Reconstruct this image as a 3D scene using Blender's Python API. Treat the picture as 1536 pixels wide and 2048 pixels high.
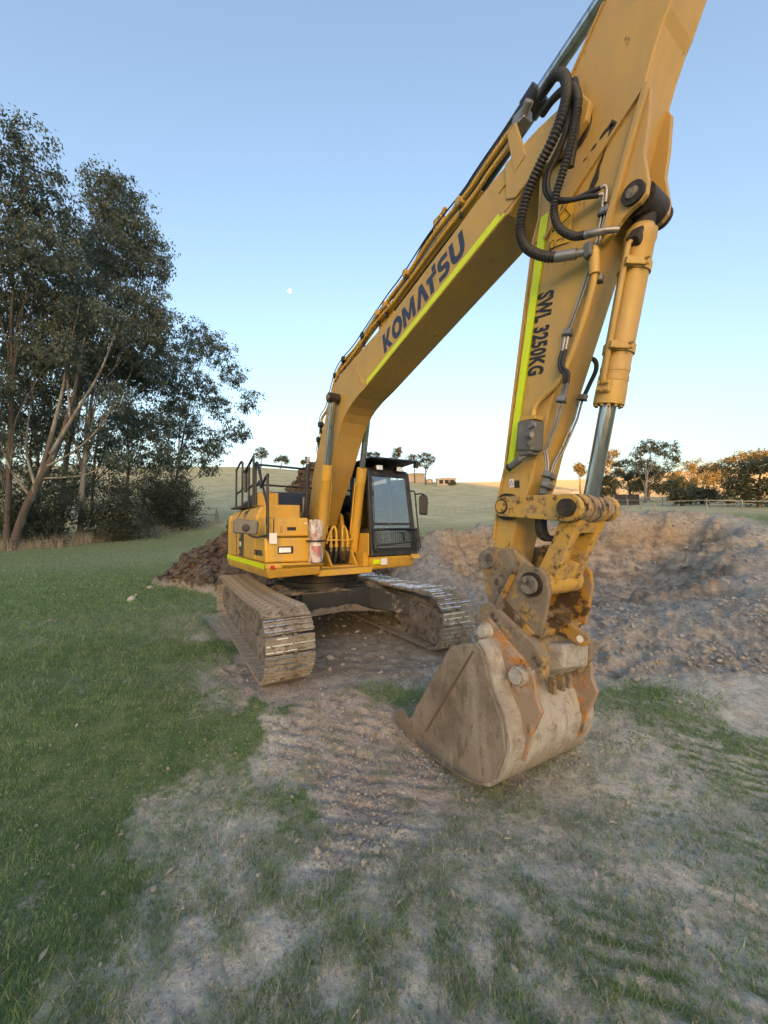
import bpy, bmesh, math, random
import numpy as np
from mathutils import Vector, Matrix, noise as mnoise
for o in list(bpy.data.objects): bpy.data.objects.remove(o)
SC = bpy.context.scene; COL = SC.collection
R = math.radians
random.seed(7); RNG = np.random.default_rng(7)

# ------------------------------------------------------------------ camera, sky, sun, exposure
# World frame: origin on the ground under the swing centre, +X the way the boom points, +Z up, metres.
CAM = Vector((6.906, -3.0, 1.903)); YAW, PITCH, ROLL = -.570, .045, -.008
FW = Vector((-math.cos(PITCH)*math.cos(YAW), -math.cos(PITCH)*math.sin(YAW), math.sin(PITCH)))
RT = FW.cross(Vector((0, 0, 1))).normalized(); UP = RT.cross(FW)
rt = RT*math.cos(ROLL)+UP*math.sin(ROLL); up = UP*math.cos(ROLL)-RT*math.sin(ROLL)
cd = bpy.data.cameras.new('camera'); cam = bpy.data.objects.new('camera', cd); COL.objects.link(cam)
mw = Matrix((rt, up, -FW)).transposed().to_4x4(); mw.translation = CAM; cam.matrix_world = mw
cd.sensor_fit = 'VERTICAL'; cd.sensor_height = 36; cd.lens = 36*770/2048; cd.clip_start = .05; cd.clip_end = 6000
SC.camera = cam
SUN_EL, SUN_AZ = R(4.0), math.atan2(-FW.y, -FW.x)+R(0)      # low sun behind the photographer
sdir = Vector((math.cos(SUN_AZ)*math.cos(SUN_EL), math.sin(SUN_AZ)*math.cos(SUN_EL), math.sin(SUN_EL)))
W = bpy.data.worlds.new('World'); SC.world = W; W.use_nodes = True
wn = W.node_tree.nodes; wl = W.node_tree.links; bg = wn['Background']
sky = wn.new('ShaderNodeTexSky'); sky.sky_type = 'NISHITA'; sky.sun_disc = False
sky.sun_elevation = SUN_EL; sky.sun_rotation = math.pi/2-SUN_AZ
sky.altitude = 200; sky.air_density = 1.0; sky.dust_density = 5.0; sky.ozone_density = 2.0
wl.new(sky.outputs[0], bg.inputs[0]); bg.inputs[1].default_value = .15
sl = bpy.data.lights.new('sun', 'SUN'); sl.energy = 3.4; sl.angle = R(.55); sl.color = (1, .47, .16)
so = bpy.data.objects.new('sun', sl); COL.objects.link(so); so.rotation_euler = sdir.to_track_quat('Z', 'Y').to_euler(); so.location = (0, 0, 60)
SC.view_settings.view_transform = 'Standard'; SC.view_settings.look = 'None'; SC.view_settings.gamma = 1
SC.view_settings.use_curve_mapping = False; SC.view_settings.exposure = 2.85; SC.view_settings.use_white_balance = True; SC.view_settings.white_balance_temperature = 7800; SC.view_settings.white_balance_tint = 18
SC.cycles.use_denoising = True; SC.cycles.max_bounces = 6; SC.cycles.transparent_max_bounces = 12
SC.cycles.diffuse_bounces = 3; SC.cycles.glossy_bounces = 3; SC.cycles.sample_clamp_indirect = 6

# ------------------------------------------------------------------ helpers
class NT:
    def __init__(s, m): s.t = m.node_tree; s.n = s.t.nodes; s.l = s.t.links
    def new(s, ty, **k):
        n = s.n.new(ty)
        for a, b in k.items(): setattr(n, a, b)
        return n
    def put(s, sock, v):
        if isinstance(v, bpy.types.NodeSocket): s.l.new(v, sock)
        elif isinstance(v, (tuple, list)) and len(v) == 3 and sock.type == 'RGBA': sock.default_value = (*v, 1)
        else: sock.default_value = v
    def math(s, op, a, b=0., clamp=False):
        n = s.new('ShaderNodeMath', operation=op, use_clamp=clamp); s.put(n.inputs[0], a); s.put(n.inputs[1], b); return n.outputs[0]
    def mix(s, f, a, b, blend='MIX'):
        n = s.new('ShaderNodeMix', data_type='RGBA', blend_type=blend); s.put(n.inputs[0], f); s.put(n.inputs[6], a); s.put(n.inputs[7], b); return n.outputs[2]
    def mapr(s, v, a, b, c=0., d=1., smooth=True):
        n = s.new('ShaderNodeMapRange', interpolation_type='SMOOTHSTEP' if smooth else 'LINEAR')
        for i, x in enumerate((v, a, b, c, d)): s.put(n.inputs[i], x)
        return n.outputs[0]
    def coord(s, stretch=None, rot=None):
        tc = s.new('ShaderNodeTexCoord').outputs['Object']
        if stretch or rot:
            m = s.new('ShaderNodeMapping'); s.put(m.inputs[0], tc)
            if stretch: m.inputs[3].default_value = stretch
            if rot: m.inputs[2].default_value = rot
            tc = m.outputs[0]
        return tc
    def noise(s, vec, scale, detail=6, rough=.6, dist=0.):
        n = s.new('ShaderNodeTexNoise'); s.put(n.inputs['Vector'], vec); n.inputs['Scale'].default_value = scale
        n.inputs['Detail'].default_value = detail; n.inputs['Roughness'].default_value = rough; n.inputs['Distortion'].default_value = dist
        return n.outputs[0]
MATS = {}
EARTHY = {'track_mud': .42, 'shoe': .42, 'bucket_side': .16, 'bucket_back': .18, 'hitch': .05, 'clod_brown': .28, 'clod_grey': .5, 'bark': .35, 'bark_pale': .35, 'steel_worn': .3, 'carbody_paint': .4, 'timber': .3}
def grey(c, k): l = .3*c[0]+.55*c[1]+.15*c[2]; return tuple((v*(1-k)+l*1.03*k)*g for v, g in zip(c, (.95, 1., .99)))
def mat(name, col, rough=.5, metal=0., layers=(), bump=None, spec=.5, trans=0.):
    """Principled material; layers = (colour, scale, lo, hi, opts) laid over the base by noise masks."""
    if name in EARTHY: col = grey(col, EARTHY[name]); layers = [(grey(L[0], EARTHY[name]), *L[1:]) for L in layers]   # dried clay here is a greyish brown
    m = bpy.data.materials.new(name); m.use_nodes = True; MATS[name] = m
    t = NT(m); b = t.n['Principled BSDF']; c = col; rg = rough; mt = metal
    for L in layers:
        lc, sc, lo, hi = L[:4]; o = L[4] if len(L) > 4 else {}
        v = t.coord(o.get('stretch'), o.get('rot'))
        k = t.mapr(t.noise(v, sc, o.get('detail', 7), o.get('nr', .65), o.get('dist', 0.)), lo, hi)
        if 'z' in o:
            sx = t.new('ShaderNodeSeparateXYZ'); t.put(sx.inputs[0], t.coord())
            zz = t.math('ADD', sx.outputs['XYZ'.index(o.get('ax', 'Z'))], t.math('MULTIPLY', t.noise(t.coord(), 3.), o.get('zn', .3)))
            zm = t.mapr(zz, o['z'][0], o['z'][1])
            k = t.math('MULTIPLY', k, zm) if not o.get('plus') else t.math('MAXIMUM', k, zm)
        if 'amt' in o: k = t.math('MULTIPLY', k, o['amt'])
        c = t.mix(k, c, lc)
        if 'rough' in o: rg = t.math('ADD', t.math('MULTIPLY', rg, t.math('SUBTRACT', 1., k)), t.math('MULTIPLY', o['rough'], k)) if not isinstance(rg, float) else t.mapr(k, 0., 1., rg, o['rough'])
        if metal and o.get('nometal', True): mt = t.math('MULTIPLY', mt, t.math('SUBTRACT', 1., k))
    t.put(b.inputs['Base Color'], c); t.put(b.inputs['Roughness'], rg); t.put(b.inputs['Metallic'], mt)
    b.inputs['Specular IOR Level'].default_value = spec
    if trans: b.inputs['Transmission Weight'].default_value = trans
    if bump:
        h = t.noise(t.coord(bump[3] if len(bump) > 3 else None), bump[0], 8, .7)
        bn = t.new('ShaderNodeBump'); bn.inputs['Strength'].default_value = bump[1]; bn.inputs['Distance'].default_value = bump[2]
        t.put(bn.inputs['Height'], h); t.put(b.inputs['Normal'], bn.outputs[0])
    return m
def tag(o, label=None, cat=None, group=None, kind=None):
    if label: o['label'] = label
    if cat: o['category'] = cat
    if group: o['group'] = group
    if kind: o['kind'] = kind
    return o
def empty(name, loc=(0, 0, 0), parent=None):
    o = bpy.data.objects.new(name, None); COL.objects.link(o); o.location = loc; o.empty_display_size = .1
    if parent: o.parent = parent
    return o
def link_mesh(name, me, m, parent=None):
    o = bpy.data.objects.new(name, me); COL.objects.link(o)
    if m is not None:
        me.materials.append(MATS[m] if isinstance(m, str) else m)
    if parent: o.parent = parent
    return o
def fast_mesh(name, V, F):
    """mesh from numpy arrays: V (n,3), F (m,k) with one k for all faces"""
    V = np.asarray(V, np.float32); F = np.asarray(F, np.int32); k = F.shape[1]
    me = bpy.data.meshes.new(name); me.vertices.add(len(V)); me.vertices.foreach_set('co', V.ravel())
    me.loops.add(F.size); me.loops.foreach_set('vertex_index', F.ravel()); me.polygons.add(len(F))
    me.polygons.foreach_set('loop_start', np.arange(0, F.size, k, dtype=np.int32))
    me.update(calc_edges=True); return me
def catmull(P, n):
    P = [Vector(p) for p in P]
    if len(P) < 3: return [P[0].lerp(P[-1], i/n) for i in range(n+1)]
    Q = [P[0]*2-P[1]]+P+[P[-1]*2-P[-2]]; out = []
    seg = [(P[i+1]-P[i]).length for i in range(len(P)-1)]; tot = sum(seg)
    for i in range(len(P)-1):
        k = max(2, round(n*seg[i]/tot)); a, b, c, d = Q[i:i+4]
        for j in range(k):
            t = j/k; out.append(.5*((2*b)+(c-a)*t+(2*a-5*b+4*c-d)*t*t+(3*b-a-3*c+d)*t**3))
    out.append(P[-1]); return out
class MB:
    """collects shapes into one mesh"""
    def __init__(s): s.v = []; s.f = []; s.mi = []; s.cm = 0
    def add(s, V, F):
        n = len(s.v); s.v += [Vector(p) for p in V]; s.f += [[i+n for i in f] for f in F]; s.mi += [s.cm]*len(F); return s
    def slot(s, i): s.cm = i; return s
    def box(s, x0, x1, y0, y1, z0, z1):
        return s.add([(x, y, z) for x in (x0, x1) for y in (y0, y1) for z in (z0, z1)],
            [(0, 1, 3, 2), (4, 6, 7, 5), (0, 4, 5, 1), (2, 3, 7, 6), (0, 2, 6, 4), (1, 5, 7, 3)])
    def hexa(s, P):   # 8 corners: bottom ring 0-3, top ring 4-7
        return s.add(P, [(3, 2, 1, 0), (4, 5, 6, 7), (0, 1, 5, 4), (1, 2, 6, 5), (2, 3, 7, 6), (3, 0, 4, 7)])
    def obox(s, p0, p1, w, h, upv=(0, 0, 1)):   # a bar from p0 to p1, w across, h along up
        p0, p1 = Vector(p0), Vector(p1); d = (p1-p0).normalized(); a = d.cross(Vector(upv))
        a = a.normalized() if a.length > 1e-5 else Vector((1, 0, 0)); u = a.cross(d)
        a *= w/2; u *= h/2
        return s.hexa([p0-a-u, p0+a-u, p0+a+u, p0-a+u, p1-a-u, p1+a-u, p1+a+u, p1-a+u])
    def prism(s, prof, y0, y1, ax=1):   # polygon in the plane normal to ax, extruded from y0 to y1
        n = len(prof); ar = sum(prof[i][0]*prof[(i+1) % n][1]-prof[(i+1) % n][0]*prof[i][1] for i in range(n))
        if ar < 0: prof = prof[::-1]
        def P(a, b, y): return {1: (a, y, b), 0: (y, a, b), 2: (a, b, y)}[ax]
        V = [P(a, b, y0) for a, b in prof]+[P(a, b, y1) for a, b in prof]
        F = [list(range(n)), list(range(2*n-1, n-1, -1))]+[[i, i+n, (i+1) % n+n, (i+1) % n] for i in range(n)]
        return s.add(V, F)
    def cyl(s, p0, p1, r, r1=None, n=20, caps=True):
        p0, p1 = Vector(p0), Vector(p1); r1 = r if r1 is None else r1; d = (p1-p0).normalized()
        a = d.orthogonal().normalized(); b = d.cross(a); c = [(math.cos(2*math.pi*i/n), math.sin(2*math.pi*i/n)) for i in range(n)]
        V = [p0+(a*x+b*y)*r for x, y in c]+[p1+(a*x+b*y)*r1 for x, y in c]
        F = [[i, (i+1) % n, (i+1) % n+n, i+n] for i in range(n)]
        if caps: F += [list(range(n-1, -1, -1)), list(range(n, 2*n))]
        return s.add(V, F)
    def lathe(s, p0, p1, prof, n=24):   # prof: (t along p0->p1 in metres, radius)
        p0, p1 = Vector(p0), Vector(p1); d = (p1-p0).normalized(); a = d.orthogonal().normalized(); b = d.cross(a); V = []; F = []
        for t, r in prof: V += [p0+d*t+(a*math.cos(2*math.pi*i/n)+b*math.sin(2*math.pi*i/n))*r for i in range(n)]
        for k in range(len(prof)-1): F += [[k*n+i, k*n+(i+1) % n, (k+1)*n+(i+1) % n, (k+1)*n+i] for i in range(n)]
        F += [list(range(n-1, -1, -1)), list(range((len(prof)-1)*n, len(prof)*n))]
        return s.add(V, F)
    def tube(s, path, r, n=8, steps=None, ribs=0.):
        P = catmull(path, steps) if steps else [Vector(p) for p in path]
        if ribs:
            L = [0]
            for i in range(len(P)-1): L.append(L[-1]+(P[i+1]-P[i]).length)
            m = int(L[-1]/(ribs/2)); Q = []; j = 0
            for k in range(m+1):
                x = L[-1]*k/m
                while j < len(P)-2 and L[j+1] < x: j += 1
                Q.append(P[j].lerp(P[j+1], (x-L[j])/max(1e-6, L[j+1]-L[j])))
            P = Q
        V = []; F = []; a = None
        for i, p in enumerate(P):
            d = (P[min(i+1, len(P)-1)]-P[max(i-1, 0)]).normalized()
            a = d.orthogonal().normalized() if a is None else (a-d*a.dot(d)).normalized()
            b = d.cross(a); rr = r(i/(len(P)-1)) if callable(r) else r
            if ribs: rr *= 1.0 if i % 2 else .8
            V += [p+(a*math.cos(2*math.pi*k/n)+b*math.sin(2*math.pi*k/n))*rr for k in range(n)]
        for i in range(len(P)-1): F += [[i*n+k, i*n+(k+1) % n, (i+1)*n+(k+1) % n, (i+1)*n+k] for k in range(n)]
        F += [list(range(n-1, -1, -1)), list(range((len(P)-1)*n, len(P)*n))]
        return s.add(V, F)
    def xf(s, M, start=0):
        for i in range(start, len(s.v)): s.v[i] = M @ s.v[i]
        return s
    def build(s, name, m, parent=None, bevel=0., smooth=0, seg=2, mats=None):
        me = bpy.data.meshes.new(name); me.from_pydata(s.v, [], s.f); me.update()
        o = link_mesh(name, me, m, parent)
        if mats:
            for x in mats: me.materials.append(MATS[x])
            me.polygons.foreach_set('material_index', s.mi)
        if smooth: me.shade_smooth(); me.set_sharp_from_angle(angle=R(smooth))
        if bevel:
            b = o.modifiers.new('bevel', 'BEVEL'); b.width = bevel; b.segments = seg; b.limit_method = 'ANGLE'; b.angle_limit = R(40)
        return o
def off(poly, k):   # shift a polyline of (x,z) points along its normals
    out = []
    for i, p in enumerate(poly):
        a = poly[max(i-1, 0)]; b = poly[min(i+1, len(poly)-1)]; dx, dz = b[0]-a[0], b[1]-a[1]; l = math.hypot(dx, dz)
        out.append((p[0]-dz/l*k, p[1]+dx/l*k))
    return out
def text_mesh(txt, size, sx=1., bold=0., ext=.0015, spacing=1.):
    cu = bpy.data.curves.new('lettering', 'FONT'); cu.body = txt; cu.size = size; cu.offset = bold; cu.extrude = ext; cu.space_character = spacing
    cu.resolution_u = 3; o = bpy.data.objects.new('lettering', cu); COL.objects.link(o)
    me = bpy.data.meshes.new_from_object(o.evaluated_get(bpy.context.evaluated_depsgraph_get())); bpy.data.objects.remove(o)
    for v in me.vertices: v.co.x *= sx
    return me
def place_text(name, me, org, xdir, ydir, m, parent):
    x = Vector(xdir).normalized(); y = Vector(ydir); y = (y-x*y.dot(x)).normalized(); z = x.cross(y)
    M4 = Matrix((x, y, z)).transposed().to_4x4(); M4.translation = Vector(org); me.transform(M4)
    return link_mesh(name, me, m, parent)

# ------------------------------------------------------------------ materials
DUST = (.33, .26, .18); MUD = (.245, .202, .158); DARKMUD = (.035, .026, .02)
mat('yellow', (.61, .355, .048), .42, 0, [((.40, .285, .13), 1.6, .46, .66, {'amt': .55, 'stretch': (5, 5, .5), 'rough': .7}), ((.70, .42, .12), 5., .60, .70, {'amt': .5}), ((.22, .13, .05), 34., .66, .70, {'amt': .75, 'stretch': (.10, 1, 1), 'rot': (0, .28, 0)}), ((.16, .10, .045), 26., .665, .70, {'amt': .7, 'stretch': (1, 1, .12)}), ((.50, .31, .07), .9, .40, .70, {'amt': .7}), (DUST, 2.3, .50, .78, {'amt': .35, 'rough': .8}),
    ((.40, .19, .02), 9., .66, .74, {'amt': .4}), ((.06, .045, .03), 14., .72, .76, {'amt': .7, 'rough': .8})], bump=(60., .05, .004))
mat('yellow_arm', (.53, .335, .07), .45, 0, [((.40, .285, .13), 1.6, .46, .66, {'amt': .55, 'stretch': (5, 5, .5), 'rough': .7}), ((.70, .42, .12), 5., .60, .70, {'amt': .5}), ((.22, .13, .05), 34., .66, .70, {'amt': .75, 'stretch': (.10, 1, 1), 'rot': (0, .28, 0)}), ((.16, .10, .045), 26., .665, .70, {'amt': .7, 'stretch': (1, 1, .12)}), ((.42, .28, .10), .8, .35, .65, {'amt': .8}), (DUST, 3., .52, .8, {'amt': .4, 'rough': .85}),
    (DARKMUD, 7., .66, .72, {'amt': .85, 'rough': .9, 'stretch': (1, 1, .45)}), (MUD, 4., .44, .56, {'z': (2.35, 1.5), 'zn': .5, 'rough': .95})], bump=(70., .06, .004))
mat('yellow_link', (.48, .30, .065), .55, 0, [(DUST, 3., .45, .72, {'amt': .5, 'rough': .85}), (MUD, 6., .50, .62, {'rough': .95, 'amt': .8, 'nr': .75}), (DARKMUD, 10., .53, .63, {'rough': .95, 'amt': .9, 'nr': .75}), ((.16, .09, .04), 3., .56, .62, {'amt': .6})], bump=(50., .15, .01))
mat('hitch', (.21, .16, .115), .9, 0, [((.42, .24, .05), 5., .56, .62, {'amt': .7, 'rough': .6}), ((.045, .037, .032), 6., .52, .64, {'rough': .95, 'amt': .9, 'nr': .75}),
    ((.30, .25, .19), 9., .5, .66, {'amt': .6, 'rough': .95})], bump=(30., .5, .02))
mat('link_worn', (.42, .27, .07), .7, 0, [(MUD, 6., .42, .52, {'rough': .95, 'amt': .9}), (DARKMUD, 5., .48, .54, {'rough': .9, 'stretch': (1, 2.5, 1)}), ((.36, .30, .22), 16., .58, .66, {'amt': .7})], bump=(40., .5, .015))
mat('hitch_inner', (.38, .21, .04), .6, 0, [(DARKMUD, 4., .46, .54, {'rough': .95, 'amt': .9}), (MUD, 6., .48, .6, {'rough': .95, 'amt': .7})], bump=(40., .3, .015))
mat('weld', (.13, .085, .06), .9, 0, bump=(60., .5, .01))
mat('orange_paint', (.46, .175, .022), .6, 0, [((.34, .30, .25), 11., .44, .60, {'rough': .9, 'nr': .75}), ((.12, .075, .05), 14., .50, .60, {'rough': .9, 'nr': .75, 'stretch': (1, 1, .5)}), ((.27, .215, .165), 4., .43, .56, {'rough': .95, 'nr': .75})], bump=(40., .2, .01))
mat('bucket_side', (.30, .24, .18), .95, 0, [((.20, .15, .11), 1.6, .42, .60, {}), ((.40, .335, .265), 6., .48, .68, {'amt': .8, 'rot': (0, .75, 0), 'stretch': (1, 1, .22)}), ((.15, .115, .085), 13., .52, .64, {'amt': .75, 'rot': (0, .75, 0), 'stretch': (1, 1, .4)}),
    ((.025, .024, .023), 5.5, .66, .675, {'rough': .6}), ((.09, .10, .11), 2.6, .46, .50, {'z': (.0, -.10), 'zn': .2, 'rough': .45})], bump=(26., 1., .04))
mat('bucket_back', (.44, .41, .37), .8, 0, [((.27, .23, .185), 1.5, .42, .58, {'amt': .95}), ((.56, .54, .51), 3.5, .52, .68, {'amt': .85}), ((.33, .28, .23), 10., .5, .64, {'amt': .8}), ((.24, .10, .045), 6., .63, .68, {'amt': .7}), ((.15, .125, .105), 5., .55, .64, {'amt': .8, 'stretch': (1, 3, .3)}),
    ((.22, .20, .18), 30., .58, .66, {'amt': .7, 'stretch': (1, .15, 1)}), ((.25, .20, .15), 4., .36, .50, {'z': (.22, -.05), 'zn': .3})], bump=(30., .9, .025))
mat('steel_worn', (.20, .165, .13), .6, .4, [(MUD, 6., .42, .58, {'rough': .9}), ((.06, .045, .035), 9., .5, .62, {})], bump=(60., .2, .005))
mat('chrome', (.42, .46, .50), .2, 1., [((.16, .18, .20), 3., .4, .7, {'stretch': (6, 6, .2), 'nometal': False, 'amt': .7})])
mat('galvanised', (.30, .30, .295), .45, .7, [((.2, .19, .18), 12., .5, .7, {'nometal': False})])
mat('rubber', (.022, .024, .027), .6, 0, [((.10, .09, .08), 5., .5, .75, {'amt': .5, 'rough': .9})])
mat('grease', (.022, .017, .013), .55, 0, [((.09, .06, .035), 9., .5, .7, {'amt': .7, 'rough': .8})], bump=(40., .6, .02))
mat('black_paint', (.016, .018, .021), .45, 0, [((.12, .10, .085), 4., .52, .78, {'amt': .55, 'rough': .85})])
mat('navy_plastic', (.020, .025, .034), .5, 0, [((.10, .095, .09), 3., .5, .8, {'amt': .4, 'rough': .8})])
mat('carbody_paint', (.02, .024, .03), .5, 0, [(MUD, 3.0, .58, .66, {'rough': .95}), ((.30, .25, .2), 16., .66, .72, {'rough': .95})], bump=(40., .25, .012))
mat('track_mud', (.22, .165, .12), .95, 0, [((.31, .25, .195), 3., .45, .66, {}), ((.11, .078, .058), 7., .48, .62, {}), ((.30, .24, .18), 22., .55, .68, {'amt': .7})], bump=(22., 1., .05))
mat('shoe', (.25, .20, .155), .85, 0, [((.40, .35, .295), 4., .45, .66, {'amt': .9}), ((.10, .075, .058), 9., .50, .62, {}), ((.42, .37, .31), 30., .56, .68, {'amt': .6}), ((.12, .12, .12), 20., .64, .7, {'rough': .5})], bump=(40., .6, .015))
mat('polished', (.80, .80, .80), .28, 1., [(MUD, 14., .57, .63, {'rough': .9})])
mat('navy_print', (.020, .028, .060), .4, 0, [((.06, .065, .09), 20., .55, .75, {})])
mat('black_print', (.014, .014, .016), .5)
mat('dark_vent', (.035, .034, .036), .6)
mat('reflective', (.60, .78, .0), .4, 0, [((.50, .62, .01), 25., .5, .7, {'amt': .5})], spec=.6)
mat('white_label', (.75, .75, .73), .5); mat('decal_yellow', (.62, .38, .03), .5)
mat('red_label', (.5, .03, .03), .5); mat('lamp_glass', (.75, .76, .75), .12, .6, bump=(90., .3, .01))
mat('valve_grey', (.12, .125, .125), .5, .2, [((.3, .27, .22), 8., .55, .75, {'amt': .5})])
mat('seat_cloth', (.06, .064, .072), .9); mat('cab_inner', (.05, .052, .055), .7)
mat('extinguisher_red', (.42, .012, .014), .35); mat('wire', (.32, .31, .30), .5, .7)
mat('timber', (.22, .19, .155), .9, 0, [((.36, .33, .29), 4., .45, .7, {'stretch': (1, 1, .2)})], bump=(30., .4, .01))
mat('steel_post', (.10, .085, .075), .8); mat('peg_paint', (.80, .50, .10), .6)
mat('shed_wall', (.42, .36, .30), .6, 0, [((.34, .29, .24), 1., .4, .7, {})]); mat('shed_roof', (.36, .37, .38), .5, .2)
mat('white_rail', (.62, .62, .60), .6); mat('shade_cloth', (.03, .032, .038), .9); mat('stone', (.42, .40, .37), .9, bump=(20., .5, .02))
mat('dry_leaf', (.40, .33, .24), .8)
def glass_mat(name, tint, refl):
    m = bpy.data.materials.new(name); m.use_nodes = True; MATS[name] = m; t = NT(m); t.n.remove(t.n['Principled BSDF'])
    tr = t.new('ShaderNodeBsdfTransparent'); tr.inputs[0].default_value = (*tint, 1)
    gl = t.new('ShaderNodeBsdfGlossy'); gl.inputs['Roughness'].default_value = .03; gl.inputs[0].default_value = (.9, .95, 1, 1)
    fr = t.new('ShaderNodeFresnel'); fr.inputs[0].default_value = 1.5
    mx = t.new('ShaderNodeMixShader'); t.put(mx.inputs[0], t.math('ADD', t.math('MULTIPLY', fr.outputs[0], 1.0), refl, True))
    t.l.new(tr.outputs[0], mx.inputs[1]); t.l.new(gl.outputs[0], mx.inputs[2]); t.l.new(mx.outputs[0], t.n['Material Output'].inputs[0])
glass_mat('cab_glass', (.86, .90, .91), .07); glass_mat('mirror_glass', (.1, .1, .1), .8)
def bag_mat():
    m = bpy.data.materials.new('plastic_bag'); m.use_nodes = True; MATS['plastic_bag'] = m; t = NT(m); b = t.n['Principled BSDF']
    b.inputs['Base Color'].default_value = (.72, .70, .68, 1); b.inputs['Roughness'].default_value = .25
    tr = t.new('ShaderNodeBsdfTransparent'); mx = t.new('ShaderNodeMixShader')
    t.put(mx.inputs[0], t.mapr(t.noise(t.coord((1, 1, .4)), 16., 2, .5), .35, .68, .22, .70)); t.l.new(tr.outputs[0], mx.inputs[1]); t.l.new(b.outputs[0], mx.inputs[2])
    t.l.new(mx.outputs[0], t.n['Material Output'].inputs[0])
bag_mat()
def leaf_mat(name, a, b, tl=.35, clump=0.):
    m = bpy.data.materials.new(name); m.use_nodes = True; MATS[name] = m; t = NT(m); t.n.remove(t.n['Principled BSDF'])
    g = t.new('ShaderNodeNewGeometry'); f = g.outputs['Random Per Island']
    if clump: f = t.math('ADD', t.math('MULTIPLY', f, .5), t.math('MULTIPLY', t.mapr(t.noise(t.coord(), clump, 5, .7), .35, .68), .5))
    c = t.mix(f, a, b)
    d = t.new('ShaderNodeBsdfPrincipled'); t.put(d.inputs['Base Color'], c); d.inputs['Roughness'].default_value = .5; d.inputs['Specular IOR Level'].default_value = .35
    tr = t.new('ShaderNodeBsdfTranslucent'); t.put(tr.inputs[0], c); mx = t.new('ShaderNodeMixShader'); mx.inputs[0].default_value = tl
    t.l.new(d.outputs[0], mx.inputs[1]); t.l.new(tr.outputs[0], mx.inputs[2]); t.l.new(mx.outputs[0], t.n['Material Output'].inputs[0])
leaf_mat('gum_leaf', (.036, .060, .046), (.155, .195, .152), .35, .8); leaf_mat('far_leaf', (.07, .075, .035), (.19, .165, .075))
leaf_mat('bush_leaf', (.026, .042, .030), (.085, .108, .078), .35, 1.); leaf_mat('grass_blade', (.050, .135, .042), (.29, .42, .19), .4, 4.)
leaf_mat('straw', (.30, .27, .20), (.58, .53, .43), .3); leaf_mat('olive_leaf', (.050, .062, .034), (.135, .140, .078))
mat('bark', (.085, .068, .057), .9, 0, [((.24, .215, .19), 1.2, .55, .68, {'stretch': (1, 1, .35)}), ((.07, .05, .04), 3., .52, .66, {'stretch': (1, 1, .3)})], bump=(8., .6, .05))
mat('bark_pale', (.25, .235, .215), .85, 0, [((.12, .09, .075), 1.6, .43, .58, {'stretch': (1, 1, .3)})], bump=(8., .4, .03))

# ------------------------------------------------------------------ terrain
F2 = np.array([-math.cos(YAW), -math.sin(YAW)]); R2 = np.array([F2[1], -F2[0]]); C2 = np.array([CAM.x, CAM.y])
def sstep(a, b, x):
    t = np.clip((x-a)/(b-a), 0, 1); return t*t*(3-2*t)
def _h(ix, iy, sd):
    h = (ix.astype(np.int64)*374761393+iy.astype(np.int64)*668265263+sd*144665) & 0xffffffff
    h = ((h ^ (h >> 13))*1274126177) & 0xffffffff; return ((h ^ (h >> 16)) & 0xffff)/65535.*2-1
def vn(x, y, sd=0):
    ix, iy = np.floor(x), np.floor(y); fx, fy = x-ix, y-iy; u = fx*fx*fx*(fx*(fx*6-15)+10); v = fy*fy*fy*(fy*(fy*6-15)+10)
    return (_h(ix, iy, sd)*(1-u)+_h(ix+1, iy, sd)*u)*(1-v)+(_h(ix, iy+1, sd)*(1-u)+_h(ix+1, iy+1, sd)*u)*v
def fbm(x, y, o=4, sd=0, g=.5):
    s = 0; a = 1.
    for i in range(o):
        s = s+a*vn(x, y, sd+i*17); x, y = x*1.93+y*.41+3.1, y*1.93-x*.41+7.7; a *= g
    return s
def to_sd(x, y):
    dx, dy = x-C2[0], y-C2[1]; return dx*R2[0]+dy*R2[1], dx*F2[0]+dy*F2[1]
def from_sd(s, d): return C2[0]+s*R2[0]+d*F2[0], C2[1]+s*R2[1]+d*F2[1]
HEAP = [(-2.6, 15.6, 4.4, 3.8), (-4.7, 15.0, 2.5, 2.8), (-6.0, 14.4, 1.5, 2.3), (-7.0, 13.9, .75, 1.6), (-1.8, 15.8, 3.2, 2.5), (-3.9, 12.8, 1.0, 1.9)]
def heap_h(s, d):
    z = np.zeros_like(s)
    for a, b, h, r in HEAP:
        q = np.sqrt((s-a)**2+(d-b)**2)+.35*fbm(s*.9, d*.9, 3, 5); z = np.maximum(z, h*np.clip(1-q/r, 0, 1)**.9)
    return z
def pit_mask(s, d):     # 1 inside the dug-out dam right of the machine
    e = fbm(s*.25, d*.25, 3, 9)*1.2; a = s/np.maximum(d, 1)
    return sstep(1.6, 4.2, s+e)*sstep(8.2, 12.5, d+e*.6)*sstep(25.0, 18.6, d+e)*sstep(1.0, .64, a+.03*e)
def apron_mask(s, d):   # loose dirt round the dam and behind the machine
    e = fbm(s*.5, d*.5, 4, 21)*.5; a = s/np.maximum(d, .5)
    front = sstep(4.7, 5.3, d+e*.7+.0*s)*sstep(1.4, 2.3, s+.3*e)
    m = front*sstep(27.5, 25.5, d+e*1.5)*sstep(1.12, .98, a-.012*np.maximum(0, 9-d)*2+.05*e+sstep(14, 24, d)*.13)
    back = sstep(8.5, 10.5, d+e)*sstep(22, 18, d)*sstep(-2.5, -.5, s+e)*sstep(8, 5, s)
    under = sstep(-2.6, -2.1, s+e*.4)*sstep(3.4, 2.4, s)*sstep(4.6, 5.4, d+.5*e)*sstep(13, 11, d)
    return np.clip(np.maximum(np.maximum(m, back), under), 0, 1)
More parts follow.
